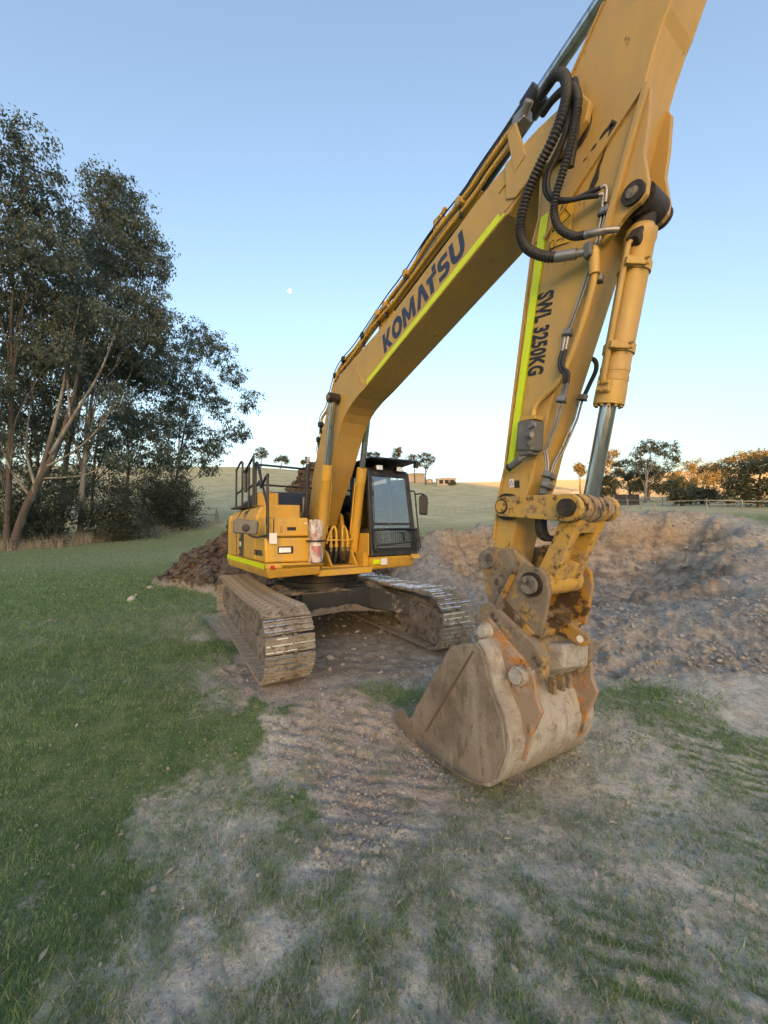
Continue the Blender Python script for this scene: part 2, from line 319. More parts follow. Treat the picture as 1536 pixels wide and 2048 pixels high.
def base_h(x, y):
    s, d = to_sd(x, y); a = np.where(d > 1, s/np.maximum(d, 1), 0)
    z = -.25*(1-sstep(2.9, 4.9, d))-.17*np.exp(-((x-3.75)/.8)**2-((y+.05)/1.0)**2)
    k = 1.03-.26*sstep(-.4, .2, a)+.1*sstep(.5, 1., a)
    dd = np.clip(d-10, 0, None); far = 190+30*vn(s*.004, s*0+.5, 3)
    rise = .01127*np.minimum(dd, far)**1.54+np.where(dd > far, (dd-far)*.04-(dd-far)**2*.00035, 0)
    rise = np.where(dd > far+60, .01127*far**1.54+.04*60-.00035*3600-(dd-far-60)*.002, rise)
    z = z+k*rise
    z = z+1.75*sstep(11, 24, d)*sstep(.15, .62, a)*sstep(130, 50, d)                # ground steps up right of the dam
    z = z+.8*np.exp(-((d-27)/16)**2)*sstep(-.35, -.8, a)*0
    hb = 112-50*sstep(-10, 95, s)                                                   # unseen hill added behind the camera to block the sun, higher on the left
    z = z+np.where(d < -30, hb*sstep(250, 800, -d)*(1+.03*vn(s*.01, d*.01, 31)), 0)
    z = z+.12*fbm(x*.05, y*.05, 3, 2)*sstep(12, 40, np.hypot(s, d))
    return z
def soil_h(x, y):
    """spoil heap, dam and banks on top of the paddock"""
    s, d = to_sd(x, y); pm = pit_mask(s, d); ap = apron_mask(s, d)
    z = base_h(x, y); floor = -.80+.12*fbm(s*.4, d*.4, 3, 8); a = s/np.maximum(d, 1)
    bank = np.exp(-((d-23.5-.6*vn(s*.3, s*0, 4))/2.0)**2)*sstep(2.0, 3.6, s)*sstep(.98, .85, a)*(1.25-.95*sstep(.15, .8, a))
    lip = .28*np.exp(-((d-8.2)/1.3)**2)*sstep(4.5, 8, s)*sstep(13, 10, s)+.22*np.exp(-((d-7.0)/1.2)**2)*sstep(2.2, 3.4, s)
    pile = 1.5*np.exp(-((s-3.3)/1.7)**2-((d-19.5)/2.6)**2)+1.1*np.exp(-((s-1.6)/1.2)**2-((d-15.5)/2.6)**2)
    z = z+bank+lip+pile
    z = z*(1-pm)+floor*pm
    edge = pm*(1-pm)*4; z = z+edge*(.55*(.5-np.abs(fbm(s*.75+.55*d, d*.20-s*.1, 4, 51, .55)))+.30*fbm(s*2.4+d, d*.5, 4, 53, .6))
    return z+heap_h(s, d), ap, pm
GCTL = np.array([(-8.16,-6.22,.95),(-7.08,-3.27,.95),(-1.32,-4.15,.85),(-1.73,-4.27,.55),(-3.53,-2.42,.6),(2.13,-3.07,.95),(2.16,-3.64,.95),(.14,-1.99,.8),(1.01,-1.92,.5),(2.57,-1.95,.85),(3.,-2.36,.9),(3.46,-2.24,.5),(3.27,-3.66,.95),(3.43,-3.04,.8),(3.65,-2.63,.4),(4.08,-2.56,.15),(4.03,-2.9,.3),(4.12,-3.25,.7),(4.31,-3.4,.8),(4.48,-3.01,.45),(4.53,-2.63,.4),(4.25,-2.15,.55),(3.97,-1.98,.75),(4.66,-2.28,.2),(4.86,-2.54,.3),(4.9,-2.11,.35),(4.71,-1.86,.5),(5.14,-1.91,.55),(5.14,-2.29,.4),(5.06,-1.55,.25),(5.31,-1.85,.25),(4.97,-1.06,.12),(5.3,-1.19,.3),(5.08,-.52,.45),(5.09,-.1,.35),(5.36,-.8,.3),(5.55,-1.49,.45),(5.75,-.97,.5),(5.61,-.42,.25),(5.42,0,.3),(5.93,-.23,.4),(6.01,-.78,.45),(6.17,-.34,.5),(5.97,.47,.45),(5.64,1.18,.5),(5.24,1.65,.65),(5.63,1.88,.6),(4.47,2.,.75),(4.39,1.61,.6),(5.17,.96,.3),(4.86,.71,.2),(3.11,-1.59,.02),(2.42,-1.58,.05),(2.98,-.96,.02),(3.72,-1.03,.03),(3.96,-1.47,.02),(4.39,-1.17,.03),(4.59,-1.49,.03),(4.21,-1.77,.05),(3.02,-.44,.55),(3.06,-.11,.75),(3.45,-.6,.5),(1.4,-.13,0),(.64,.9,0),(2.43,.56,.05),(4.33,.72,.1),(4.78,-.58,.5),(4.53,-.88,.3),(4.27,-.81,.3),(4.32,3.,0),(5.35,3.04,0),(3.59,3.1,0),(3.6,1.27,.3),(-1.28,-1.22,.3),(-1.98,-1.48,.5),(-6,-8,.95),(0,-8,.95),(3,-6,.9),(7,-2.5,.5),(9,-3,.5),(8,0,.5),(6.5,3.5,.7),(8,3,.7),(5,-5,.85)])
def grass_mask(x, y):
    s, d = to_sd(x, y); near = sstep(30, 14, np.hypot(x, y)); k = near > 0; g = np.full_like(x, .9)
    if k.any():
        xk, yk = x[k], y[k]; gk = np.zeros_like(xk); w = np.zeros_like(xk)
        xw = xk+.30*fbm(xk*1.5, yk*1.5, 5, 41, .62); yw = yk+.30*fbm(xk*1.5+9, yk*1.5, 5, 43, .62)
        for a, b, v in GCTL:
            q = (xw-a)**2+(yw-b)**2+.02; q = 1/(q*np.sqrt(q)); gk += q*v; w += q
        g[k] = np.clip((gk/w-.02)/.76, 0, 1)*near[k]+.9*(1-near[k])
    ap = apron_mask(s, d); hp = sstep(.02, .12, heap_h(s, d)); pm = pit_mask(s, d)
    b2, m2 = stripes(x, y); g = g+(b2-.5)*.40*m2*sstep(.02, .2, g)
    return np.clip(g, 0, 1)*(1-np.clip(np.maximum(np.maximum(ap, hp), pm), 0, 1)), np.clip(np.maximum(ap, pm), 0, 1), hp, pm
def stripes(x, y):   # cleat rows pressed into the turf, grass surviving in the grooves
    s, d = to_sd(x, y); w = .035*fbm(x*1.2, y*1.2, 2, 66)+.022*fbm(x*4, y*4, 4, 64)
    n2 = x*.57-y*.82+w; b2 = sstep(.15, .85, np.abs(np.mod(n2/.115, 1)-.5)*2); m2 = np.maximum(sstep(3.1, 2.7, d)*sstep(-.1, .4, s), sstep(4.3, 3.7, d)*sstep(1.2, 1.7, s))
    n3 = y+.10*x+w; b3 = sstep(.2, .8, np.abs(np.mod(n3/.30, 1)-.5)*2); m3 = sstep(3.0, 2.4, d)*sstep(.1, -.3, s)*sstep(-2.6, -1.6, s)*.55
    brk = sstep(-.5, .5, fbm(x*2.2+4, y*2.2, 4, 63)); return np.where(m2 >= m3, b2, b3), np.maximum(m2, m3)*brk
def bars(x, y, g):
    n1 = x*.76-y*.65+.03*fbm(x*1.5, y*1.5, 2, 61)+.012*fbm(x*5, y*5, 3, 62)
    b1 = np.abs(np.mod(n1/.145, 1)-.5)*2; brk = sstep(-.45, .35, fbm(x*3+4, y*3, 3, 63)); m1 = sstep(2.45, 2.8, x)*sstep(5.0, 4.4, x)*sstep(-2.0, -1.75, y+.1*vn(x*2, y*2, 3))*sstep(-.6, -.95, y)
    b2, m2 = stripes(x, y)
    return (sstep(.0, .32, b1)-.8)*.055*m1*(.45+.55*brk)-(b2-.5)*.012*m2, m1
def detail_h(x, y, g, ap, hp, pm):
    r = np.hypot(x-C2[0], y-C2[1]); s, d = to_sd(x, y)
    b, bm = bars(x, y, g)
    soil = np.clip(np.maximum(ap, hp), 0, 1); bare = np.clip((1-g), 0, 1)
    z = b+bare*(.013*fbm(x*3.1, y*3.1, 4, 71)+(.011*fbm(x*14, y*14, 3, 72)-.014*sstep(.09, .0, np.abs(fbm(x*3.3, y*3.3, 3, 74))))*sstep(7, 4, r))+.018*fbm(x*1.2, y*1.2, 3, 73)
    rid = 1-np.abs(fbm(x*2.2, y*2.2, 4, 77, .55))
    z = z+soil*(.07*(rid-.6)+.04*fbm(x*4.5, y*4.5, 4, 79, .62)+.022*fbm(x*13, y*13, 3, 80)*sstep(14, 9, r))*sstep(1.5, 5, r)+hp*.22*np.abs(fbm(x*2.8, y*2.8, 3, 83))
    z = z+np.maximum(pm, ap*sstep(12, 17, d))*(.50*(.6-np.abs(fbm(s*.40+d*.25, d*.55-s*.3, 4, 87, .42)))+.10*fbm(s*1.6, d*1.6, 4, 89))
    trk = sstep(1.85, 1.7, np.abs(y))*sstep(2.75, 2.4, np.abs(x)); z = z*(1-.75*trk)-.035*trk    # pressed flat under the tracks
    return z
def ground_z(x, y):
    x = np.atleast_1d(np.asarray(x, float)); y = np.atleast_1d(np.asarray(y, float))
    z, ap, pm = soil_h(x, y); g, ap2, hp, pm2 = grass_mask(x, y); return z+detail_h(x, y, g, ap2, hp, pm2), g
def gz(x, y): return float(ground_z(x, y)[0][0])
def gsd(s, d):
    x, y = from_sd(s, d); return (x, y, gz(x, y))
def make_ground():
    a = np.concatenate([np.arange(-62, 62, .2), np.arange(62, 298, 2.)]); A = np.radians(a); na = len(a)
    r = [.35]
    while r[-1] < 1600: r.append(r[-1]*(1.0095 if r[-1] < 7 else 1.0150))
    r = np.array(r); nr = len(r)
    ca, sa = np.cos(A), np.sin(A)
    d = np.outer(r, ca); s = np.outer(r, sa); x, y = from_sd(s, d); x = x.ravel(); y = y.ravel()
    z, ap, pm = soil_h(x, y); g, ap, hp, pm = grass_mask(x, y); z = z+detail_h(x, y, g, ap, hp, pm)
    V = np.stack([x, y, z], 1); i = np.arange(nr-1)[:, None]*na; j = np.arange(na)[None, :]; j2 = (j+1) % na
    F = np.stack([i+j, i+j2, i+na+j2, i+na+j], -1).reshape(-1, 4)[:, ::-1]
    cx, cy = C2; V = np.vstack([V, [[cx, cy, gz(cx, cy)]]])
    me = fast_mesh('ground', V, F)
    bmx = bmesh.new(); bmx.from_mesh(me); bmx.verts.ensure_lookup_table(); c = bmx.verts[len(V)-1]
    for k in range(na): bmx.faces.new((c, bmx.verts[(k+1) % na], bmx.verts[k]))
    bmesh.ops.recalc_face_normals(bmx, faces=bmx.faces[:])
    bmx.to_mesh(me); bmx.free()
    if me.polygons[0].normal.z < 0: me.flip_normals()
    pad = lambda q: np.append(q, q[-1]).astype(np.float32)
    e = .25*fbm(x*1.7, y*1.7, 4, 111); mud = sstep(-3.0, -1.0, x)*sstep(5.1, 4.3, x+e)*sstep(-2.05, -1.65, y+e)*sstep(-.15, -.75, y+e+.25*(3.-x))*(1-.0*g)
    for n, q in (('grass', g), ('loose', ap), ('heap', hp), ('pit', pm), ('mud', np.clip(mud, 0, 1))):
        at = me.attributes.new(n, 'FLOAT', 'POINT'); at.data.foreach_set('value', pad(q))
    s, d = to_sd(x, y); at = me.attributes.new('far', 'FLOAT', 'POINT'); at.data.foreach_set('value', pad(sstep(22, 60, np.hypot(s, d))))
    me.shade_smooth(); return me
def ground_mat():
    m = bpy.data.materials.new('paddock_ground'); m.use_nodes = True; MATS['paddock_ground'] = m; t = NT(m); b = t.n['Principled BSDF']
    A = {n: t.new('ShaderNodeAttribute', attribute_name=n).outputs['Fac'] for n in ('grass', 'loose', 'heap', 'pit', 'far', 'mud')}
    v = t.coord(); n1 = t.noise(v, .7, 8, .62); n2 = t.noise(v, 5., 8, .7); n3 = t.noise(v, 38., 6, .7); n4 = t.noise(v, .18, 6, .6); n5 = t.noise(v, 130., 3, .6); n6 = t.noise(v, 16., 6, .65)
    dry = t.mix(t.mapr(n2, .36, .66), (.38, .335, .29), (.56, .515, .46)); dry = t.mix(t.mapr(n6, .50, .70, 0, .75), dry, (.59, .55, .49)); dry = t.mix(t.mapr(n6, .46, .30, 0, .7), dry, (.25, .215, .18))
    dry = t.mix(t.mapr(n1, .5, .68, 0, .5), dry, (.36, .315, .27)); dry = t.mix(t.mapr(n3, .55, .64, 0, .7), dry, (.21, .18, .15)); dry = t.mix(t.mapr(n5, .56, .7, 0, .6), dry, (.62, .56, .49))  # fine dark specks put the shade of soil crevices into the colour
    loose = t.mix(t.mapr(n2, .36, .66), (.26, .212, .175), (.44, .38, .325)); loose = t.mix(t.mapr(n1, .46, .66, 0, .5), loose, (.19, .145, .115)); loose = t.mix(t.mapr(n6, .52, .68, 0, .6), loose, (.46, .405, .35)); loose = t.mix(t.mapr(n3, .56, .66, 0, .7), loose, (.13, .098, .078))
    sx = t.new('ShaderNodeSeparateXYZ'); t.put(sx.inputs[0], v); zz = t.math('ADD', sx.outputs[2], t.math('MULTIPLY', t.math('SUBTRACT', n1, .5), 2.2)); band = t.math('MULTIPLY', t.mapr(zz, .7, 1.3), t.mapr(zz, 2.6, 2.1))
    clay = t.mix(t.mapr(n2, .35, .65), (.25, .165, .095), (.40, .285, .18)); wall = t.mix(t.mapr(t.noise(t.coord((1, 1, 2.5)), 1.1, 9, .7), .38, .62), (.22, .168, .13), (.43, .355, .29)); wall = t.mix(t.mapr(n3, .56, .70, 0, .6), wall, (.135, .10, .08))
    wall = t.mix(t.math('MULTIPLY', band, .6), wall, clay); wall = t.mix(1., wall, (.98, .95, .92), 'MULTIPLY'); loose = t.mix(t.mapr(A['pit'], .02, .3), loose, wall)
    heap = t.mix(t.mapr(n2, .36, .62), (.060, .040, .029), (.14, .10, .072))
    turf = t.mix(t.mapr(n2, .38, .66), (.070, .135, .052), (.18, .235, .12)); turf = t.mix(t.mapr(n6, .54, .72, 0, .6), turf, (.26, .23, .15)); turf = t.mix(t.mapr(n3, .52, .7, 0, .6), turf, (.025, .04, .012))
    past = t.mix(t.mapr(n4, .38, .62), (.33, .325, .185), (.46, .42, .26)); past = t.mix(t.mapr(t.noise(v, .9, 5), .4, .7, 0, .6), past, (.29, .305, .16)); past = t.mix(t.mapr(t.noise(t.coord((.25, 1, 1), (0, 0, .6)), .5, 6), .45, .65, 0, .5), past, (.43, .40, .255))
    k = t.mapr(t.math('ADD', A['grass'], t.math('ADD', t.math('MULTIPLY', t.math('SUBTRACT', n2, .5), 1.2), t.math('MULTIPLY', t.math('SUBTRACT', n6, .5), 1.3))), .46, .86)
    dry = t.mix(1., dry, (.925, 1., .985), 'MULTIPLY'); loose = t.mix(1., loose, (.90, .965, .95), 'MULTIPLY'); damp = t.mix(t.mapr(n2, .34, .66), (.27, .222, .186), (.43, .37, .32)); damp = t.mix(t.mapr(n6, .52, .68, 0, .6), damp, (.50, .445, .39)); damp = t.mix(t.mapr(n3, .55, .66, 0, .7), damp, (.12, .092, .075)); dry = t.mix(t.math('MULTIPLY', A['mud'], .9), dry, damp)
    c = t.mix(k, dry, turf); c = t.mix(A['loose'], c, loose); c = t.mix(A['heap'], c, heap)
    fk = t.math('MULTIPLY', A['far'], t.math('SUBTRACT', 1., A['loose'])); c = t.mix(fk, c, past)
    t.put(b.inputs['Base Color'], c); b.inputs['Roughness'].default_value = .95; b.inputs['Specular IOR Level'].default_value = .15
    bn = t.new('ShaderNodeBump'); bn.inputs['Strength'].default_value = 1.; bn.inputs['Distance'].default_value = .03
    t.put(bn.inputs['Height'], t.math('ADD', t.math('ADD', t.math('MULTIPLY', n3, .5), t.math('MULTIPLY', n6, .9)), n2)); t.put(b.inputs['Normal'], bn.outputs[0])
ground_mat()
ground = link_mesh('ground', make_ground(), 'paddock_ground'); tag(ground, kind='structure')

def blade_mesh(name, P, h, w, lean, m, kind_label):
    """one triangle per blade: P (n,3) roots, h heights, w widths, lean 0..1"""
    n = len(P); az = RNG.uniform(0, 2*np.pi, n); lz = RNG.uniform(0, 2*np.pi, n)
    side = np.stack([np.cos(az), np.sin(az), np.zeros(n)], 1)*w[:, None]/2
    tip = P+np.stack([np.cos(lz)*h*lean, np.sin(lz)*h*lean, h*np.sqrt(np.clip(1-lean**2, .05, 1))], 1)
    V = np.stack([P-side, P+side, tip], 1).reshape(-1, 3); F = np.arange(3*n).reshape(-1, 3)
    o = link_mesh(name, fast_mesh(name, V, F), m); tag(o, kind_label, kind='stuff'); return o
def scatter_grass():
    N = 1000000; rr = np.exp(RNG.uniform(np.log(1.15), np.log(45), N)); aa = np.radians(RNG.uniform(-60, 60, N))
    x, y = from_sd(rr*np.sin(aa), rr*np.cos(aa)); g = np.zeros(N); 
    g, ap, hp, pm = grass_mask(x, y); tuft = fbm(x*6, y*6, 4, 91)*.6+.3*fbm(x*1.6, y*1.6, 3, 95)
    dens = np.clip(g*1.3+tuft*.95-.06, 0, 1)*sstep(.03, .2, g)
    keep = RNG.uniform(0, 1, N) < dens*.92; x, y, rr, g = x[keep], y[keep], rr[keep], g[keep]
    trk = (np.abs(y) < 1.75) & (np.abs(x) < 2.6); x, y, rr, g = x[~trk], y[~trk], rr[~trk], g[~trk]
    z = ground_z(x, y)[0]-.004; P = np.stack([x, y, z], 1); n = len(x)
    sc = np.clip(rr/4, .9, 4.5); h = RNG.uniform(.018, .052, n)*(.85+.2*g)*np.clip(sc, 1, 2.0); w = RNG.uniform(.003, .0062, n)*sc; lg = RNG.uniform(0, 1, n) < .07; h[lg] *= 1.7; w[lg] *= 1.3
    st = RNG.uniform(0, 1, n) < np.clip(.55-.6*g, .05, .55); ln = RNG.uniform(.15, .92, n)
    blade_mesh('grass', P[~st], h[~st], w[~st], ln[~st], 'grass_blade', 'short green pasture grass covering the left foreground and thinning over bare clay')
    blade_mesh('dry_grass', P[st], h[st]*1.1, w[st]*.9, np.clip(ln[st]+.2, 0, .97), 'straw', 'pale dead grass strands between the green blades')
    print('grass blades', n)
scatter_grass()
def clod_mesh(n_var=6):
    out = []
    for k in range(n_var):
        bmx = bmesh.new(); bmesh.ops.create_icosphere(bmx, subdivisions=1 if k else 2, radius=1)
        for v in bmx.verts:
            q = mnoise.noise(v.co*1.3+Vector((k*7.3, 0, 0)))*.5+mnoise.noise(v.co*3+Vector((0, k*3., 0)))*.25; v.co *= 1+q; v.co.z *= .72
        bmx.verts.index_update(); out.append((np.array([v.co[:] for v in bmx.verts]), np.array([[v.index for v in f.verts] for f in bmx.faces]))); bmx.free()
    return out
CLODS = clod_mesh()
def scatter_clods(name, pts, size, m, label):
    Vs, Fs, n = [], [], 0; x, y = pts[:, 0], pts[:, 1]; z = ground_z(x, y)[0]
    for i in range(len(x)):
        V, F = CLODS[1+i % 5] if size[i] < .11 else CLODS[0]; a = RNG.uniform(0, 6.28); c, s_ = math.cos(a), math.sin(a); k = size[i]*RNG.uniform(.7, 1.3, 3)
        Q = V*k; b = RNG.uniform(-.6, .6); Q = np.stack([Q[:, 0], Q[:, 1]*math.cos(b)-Q[:, 2]*math.sin(b), Q[:, 1]*math.sin(b)+Q[:, 2]*math.cos(b)], 1)
        Q = np.stack([Q[:, 0]*c-Q[:, 1]*s_, Q[:, 0]*s_+Q[:, 1]*c, Q[:, 2]], 1)+[x[i], y[i], z[i]+size[i]*.25]
        Vs.append(Q); Fs.append(F+n); n += len(V)
    o = link_mesh(name, fast_mesh(name, np.vstack(Vs), np.vstack(Fs)), m); o.data.shade_smooth(); o.data.set_sharp_from_angle(angle=R(38)); tag(o, label, kind='stuff'); return o
def rnd_pts(n, fn, box, tries=40):
    out = []
    while n > 0 and tries:
        tries -= 1; s = RNG.uniform(box[0], box[1], n*6); d = RNG.uniform(box[2], box[3], n*6); k = RNG.uniform(0, 1, n*6) < fn(s, d)
        x, y = from_sd(s[k], d[k]); q = np.stack([x, y], 1)[:n]; out.append(q); n -= len(q)
    return np.vstack(out)
mat('clod_brown', (.080, .058, .044), .95, 0, [((.155, .117, .088), 1.3, .42, .66, {}), ((.055, .035, .025), 4., .5, .66, {})], bump=(9., .7, .06))
mat('clod_grey', (.34, .285, .24), .95, 0, [((.42, .355, .295), 1.6, .42, .66, {}), ((.17, .13, .10), 4., .5, .66, {})], bump=(12., .6, .05))
q = rnd_pts(5200, lambda s, d: sstep(.03, .2, heap_h(s, d)), (-10, 2, 10.0, 17.5)); scatter_clods('spoil_clods', q, RNG.uniform(.025, .07, len(q))*RNG.choice([1, 1, 1, 1.5, 2.2], len(q)), 'clod_brown', 'dark brown clods heaped up on the spoil pile behind the excavator')
q = rnd_pts(5500, lambda s, d: apron_mask(s, d)*(.25+.75*sstep(.1, .5, fbm(s*.8, d*.8, 3, 99)))*(1-sstep(13, 20, d)*.6), (-2.2, 19, 4.6, 25)); scatter_clods('loose_clods', q, np.exp(RNG.normal(-3.95, .5, len(q)))*(1+.6*sstep(8, 20, to_sd(q[:, 0], q[:, 1])[1])), 'clod_grey', 'grey brown crumbs and clods strewn over the dug soil around the dam')
q = rnd_pts(2800, lambda s, d: apron_mask(s, d)*(.12+.88*sstep(.0, .5, fbm(s*1.4, d*1.4, 3, 101))), (1.4, 11, 4.7, 10.5)); scatter_clods('apron_crumbs', q, np.exp(RNG.normal(-4.25, .45, len(q))), 'clod_grey', 'small soil crumbs scattered over the dirt apron right of the bucket')
n_ = 420; tt = RNG.uniform(0, 1, n_); ex_ = np.where(tt < .6, 3.45+1.3*tt/.6, RNG.uniform(4.55, 4.85, n_)); ey_ = np.where(tt < .6, -.68, -.65+1.2*(tt-.6)/.4)+RNG.normal(-.03, .05, n_)
scatter_clods('bucket_spill', np.stack([ex_+RNG.normal(0, .05, n_), ey_], 1), np.exp(RNG.normal(-4.85, .4, n_)), 'clod_grey', 'crumbled soil pushed up along the underside of the bucket')
q = rnd_pts(7000, lambda s, d: np.clip(sstep(.35, .05, grass_mask(*from_sd(s, d))[0])+.04, 0, 1)*sstep(5.5, 4.3, d), (-3.5, 3.5, 1.3, 5.2)); scatter_clods('clay_crumbs', q, np.exp(RNG.normal(-5.0, .42, len(q))), 'clod_grey', 'small dry clay crumbs lying on the bare foreground track')

# ------------------------------------------------------------------ excavator
EX = empty('excavator', (0, 0, 0))
tag(EX, 'large yellow crawler excavator with its bucket resting on the ground', 'excavator')
PSI = -.055                                   # the tracks stand a few degrees off the boom
TR = Matrix.Rotation(PSI, 4, 'Z')
# --- tracks
def track_path(n=50):
    r = .425; xc = 2.015; zc = .4625; top = zc+r
    pts = []
    for i in range(41): t = i/40; pts.append((-xc+2*xc*t, top-.05*math.sin(math.pi*t)*(.6+.4*t)))
    for i in range(1, 31): a = math.pi/2-math.pi*i/30; pts.append((xc+r*math.cos(a), zc+r*math.sin(a)))
    for i in range(1, 41): t = i/40; pts.append((xc-2*xc*t, zc-r))
    for i in range(1, 30): a = -math.pi/2-math.pi*i/30; pts.append((-xc+r*math.cos(a), zc+r*math.sin(a)))
    pts.append(pts[0]); L = [0]
    for i in range(len(pts)-1): L.append(L[-1]+math.dist(pts[i], pts[i+1]))
    out = []
    for k in range(n):
        x = L[-1]*(k+.5)/n; j = max(i for i in range(len(L)) if L[i] <= x); j = min(j, len(pts)-2); t = (x-L[j])/(L[j+1]-L[j])
        p = (pts[j][0]+(pts[j+1][0]-pts[j][0])*t, pts[j][1]+(pts[j+1][1]-pts[j][1])*t); out.append((p, math.atan2(pts[j+1][1]-pts[j][1], pts[j+1][0]-pts[j][0])))
    return out, L[-1]/n
TP, PITCHS = track_path()
def shoe_mesh(shiny, k):
    rs = random.Random(k); m = MB(); p = PITCHS
    m.prism([(-p*.43, -.012), (p*.43, -.012), (p*.46, .0), (p*.46, .012), (-p*.42, .012), (-p*.44, .0)], -.3, .3)
    for c in (-.072, 0, .072):
        m.slot(0).prism([(c-.012, .010), (c+.012, .010), (c+.008, .036), (c-.008, .036)], -.3, .3)
        if shiny:
            y = -.298
            while y < .29:
                l = rs.uniform(.04, .4); e = min(.298, y+l)
                if rs.random() < .72: m.slot(1).prism([(c-.0095, .034), (c+.0095, .034), (c+.007, .0395), (c-.007, .0395)], y, e)
                y = e+rs.uniform(.005, .05)
    for y in (-.17, -.06, .06, .17): m.slot(0).box(-.05, -.03, y-.014, y+.014, .010, .026)
    m.slot(0).box(-p*.5, p*.4, -.085, -.05, -.07, -.012).box(-p*.5, p*.4, .05, .085, -.07, -.012)
    me = bpy.data.meshes.new('track_shoe'); me.from_pydata(m.v, [], m.f); me.materials.append(MATS['shoe']); me.materials.append(MATS['polished'])
    me.polygons.foreach_set('material_index', m.mi); me.update(); return me
SHOES = [shoe_mesh(False, k) for k in range(2)]+[shoe_mesh(True, k) for k in range(5)]
for side in (-1, 1):
    yc = side*1.295
    # side frame with its cake of mud, wheels as sub-parts
    f = MB()
    f.prism([(-1.75, .22), (1.95, .20), (2.1, .34), (2.1, .62), (1.7, .72), (.4, .76), (-1.2, .75), (-1.8, .66)], yc-.13, yc+.12)
    o_s = yc+side*.12
    f.prism([(-1.9, .16), (1.98, .13), (2.24, .30), (2.27, .56), (1.9, .48), (1.2, .40), (-1.3, .36), (-1.9, .42)], min(o_s, o_s+side*.06), max(o_s, o_s+side*.06))
    i_s = yc-side*.13
    f.prism([(1.35, .11), (2.08, .07), (2.28, .22), (2.30, .55), (1.95, .66), (1.35, .66)], min(i_s, i_s-side*.07), max(i_s, i_s-side*.07))
    f.xf(TR); fr = f.build('track_frame', 'track_mud', EX, bevel=.02)
    for x in (2.015,):
        MB().lathe((x, yc-.06, .4625), (x, yc+.06, .4625), [(0, .2), (0, .34), (.03, .385), (.09, .385), (.12, .34), (.12, .2)], 32).xf(TR).build('idler', 'track_mud', fr, smooth=40)
    sp = MB()
    teeth = [((.40 if i % 4 < 2 else .335), i) for i in range(84)]
    sp.prism([(-2.015+r_*math.cos(2*math.pi*i/84), .4625+r_*math.sin(2*math.pi*i/84)) for r_, i in teeth], yc-.045, yc+.045)
    sp.cyl((-2.015, yc-.2, .4625), (-2.015, yc+.26, .4625), .22).xf(TR).build('sprocket', 'track_mud', fr, smooth=30)
    for k in range(8):
        x = -1.55+k*.44; MB().lathe((x, yc-.14, .17), (x, yc+.14, .17), [(0, .06), (.0, .11), (.04, .11), (.05, .085), (.23, .085), (.24, .11), (.28, .11), (.28, .06)], 18).xf(TR).build('track_roller', 'track_mud', fr, smooth=35)
    for x in (-.8, .7): MB().lathe((x, yc-.1, .80), (x, yc+.1, .80), [(0, .05), (0, .07), (.2, .07), (.2, .05)], 14).xf(TR).build('carrier_roller', 'track_mud', fr, smooth=35)
    # packed dirt lying in the track frame
    dm = MB(); n = 34
    for sd_ in (1, -1):
        V = []; F = []
        for i in range(n):
            x = -1.9+4.0*i/(n-1)
            for j in range(9):
                t = j/8; z = .28+.45*t; yy = yc+sd_*(.17-.10*t+.13*mnoise.noise(Vector((x*2.1, t*3, side*5+sd_)))+.05*mnoise.noise(Vector((x*8, t*8, side*5+sd_))))
                z -= .22*max(0, x-1.2)*t
                V.append((x, yy, z))
        for i in range(n-1):
            for j in range(8): F.append([i*9+j, i*9+j+1, i*9+10+j, i*9+9+j])
        dm.add(V, F)
    dm.xf(TR).build('packed_mud', 'track_mud', fr, smooth=60)
    for k, ((x, z), a) in enumerate(TP):
        front = x > 1.95 and z > .08; topz = z > .7
        if side < 0: sh = front and z > .28 and z < .84
        else: sh = (front and z > .2) or (topz and x > -1.2)
        me = SHOES[2+(k*7+side) % 5] if sh else SHOES[(k*3+side) % 2]
        o = bpy.data.objects.new('track_shoe', me); COL.objects.link(o)
        th = -a   # outward normal of the loop is left of travel on the top run
        M4 = TR @ Matrix.Translation((x, yc, z)) @ Matrix.Rotation(th, 4, 'Y') @ Matrix.Rotation(random.uniform(-.012, .012), 4, 'X')
        o.parent = fr; o.matrix_world = M4; o.matrix_basis = M4
# --- car body
cb = MB()
cb.prism([(-1.02, .66), (-.62, .86), (.55, .88), (.85, .80), (1.05, .56), (1.05, .40), (.55, .50), (.1, .545), (-.5, .52), (-1.02, .30)], .62, .78, ax=0)
cb.box(-.75, .62, -.72, .72, .55, .90)
for sx in (-1, 1):
    for sy in (-1, 1): cb.hexa([Vector(p) for p in [(sx*.3, sy*.3, .5), (sx*.75, sy*.6, .5), (sx*1.35, sy*1.15, .38), (sx*.8, sy*1.15, .38), (sx*.3, sy*.3, .89), (sx*.75, sy*.6, .87), (sx*1.3, sy*1.15, .70), (sx*.8, sy*1.15, .72)]])
cb.xf(TR); CB = cb.build('car_body', 'carbody_paint', EX, bevel=.012)
lip = MB(); Y = [(-1.02, .30), (-.5, .515), (.1, .54), (.55, .495), (1.05, .395)]
for i in range(4): lip.hexa([(.60, Y[i][0], Y[i][1]-.035), (.60, Y[i+1][0], Y[i+1][1]-.035), (.90, Y[i+1][0], Y[i+1][1]-.035), (.90, Y[i][0], Y[i][1]-.035), (.60, Y[i][0], Y[i][1]), (.60, Y[i+1][0], Y[i+1][1]), (.90, Y[i+1][0], Y[i+1][1]), (.90, Y[i][0], Y[i][1])])
lip.xf(TR).build('bottom_flange', 'track_mud', CB)
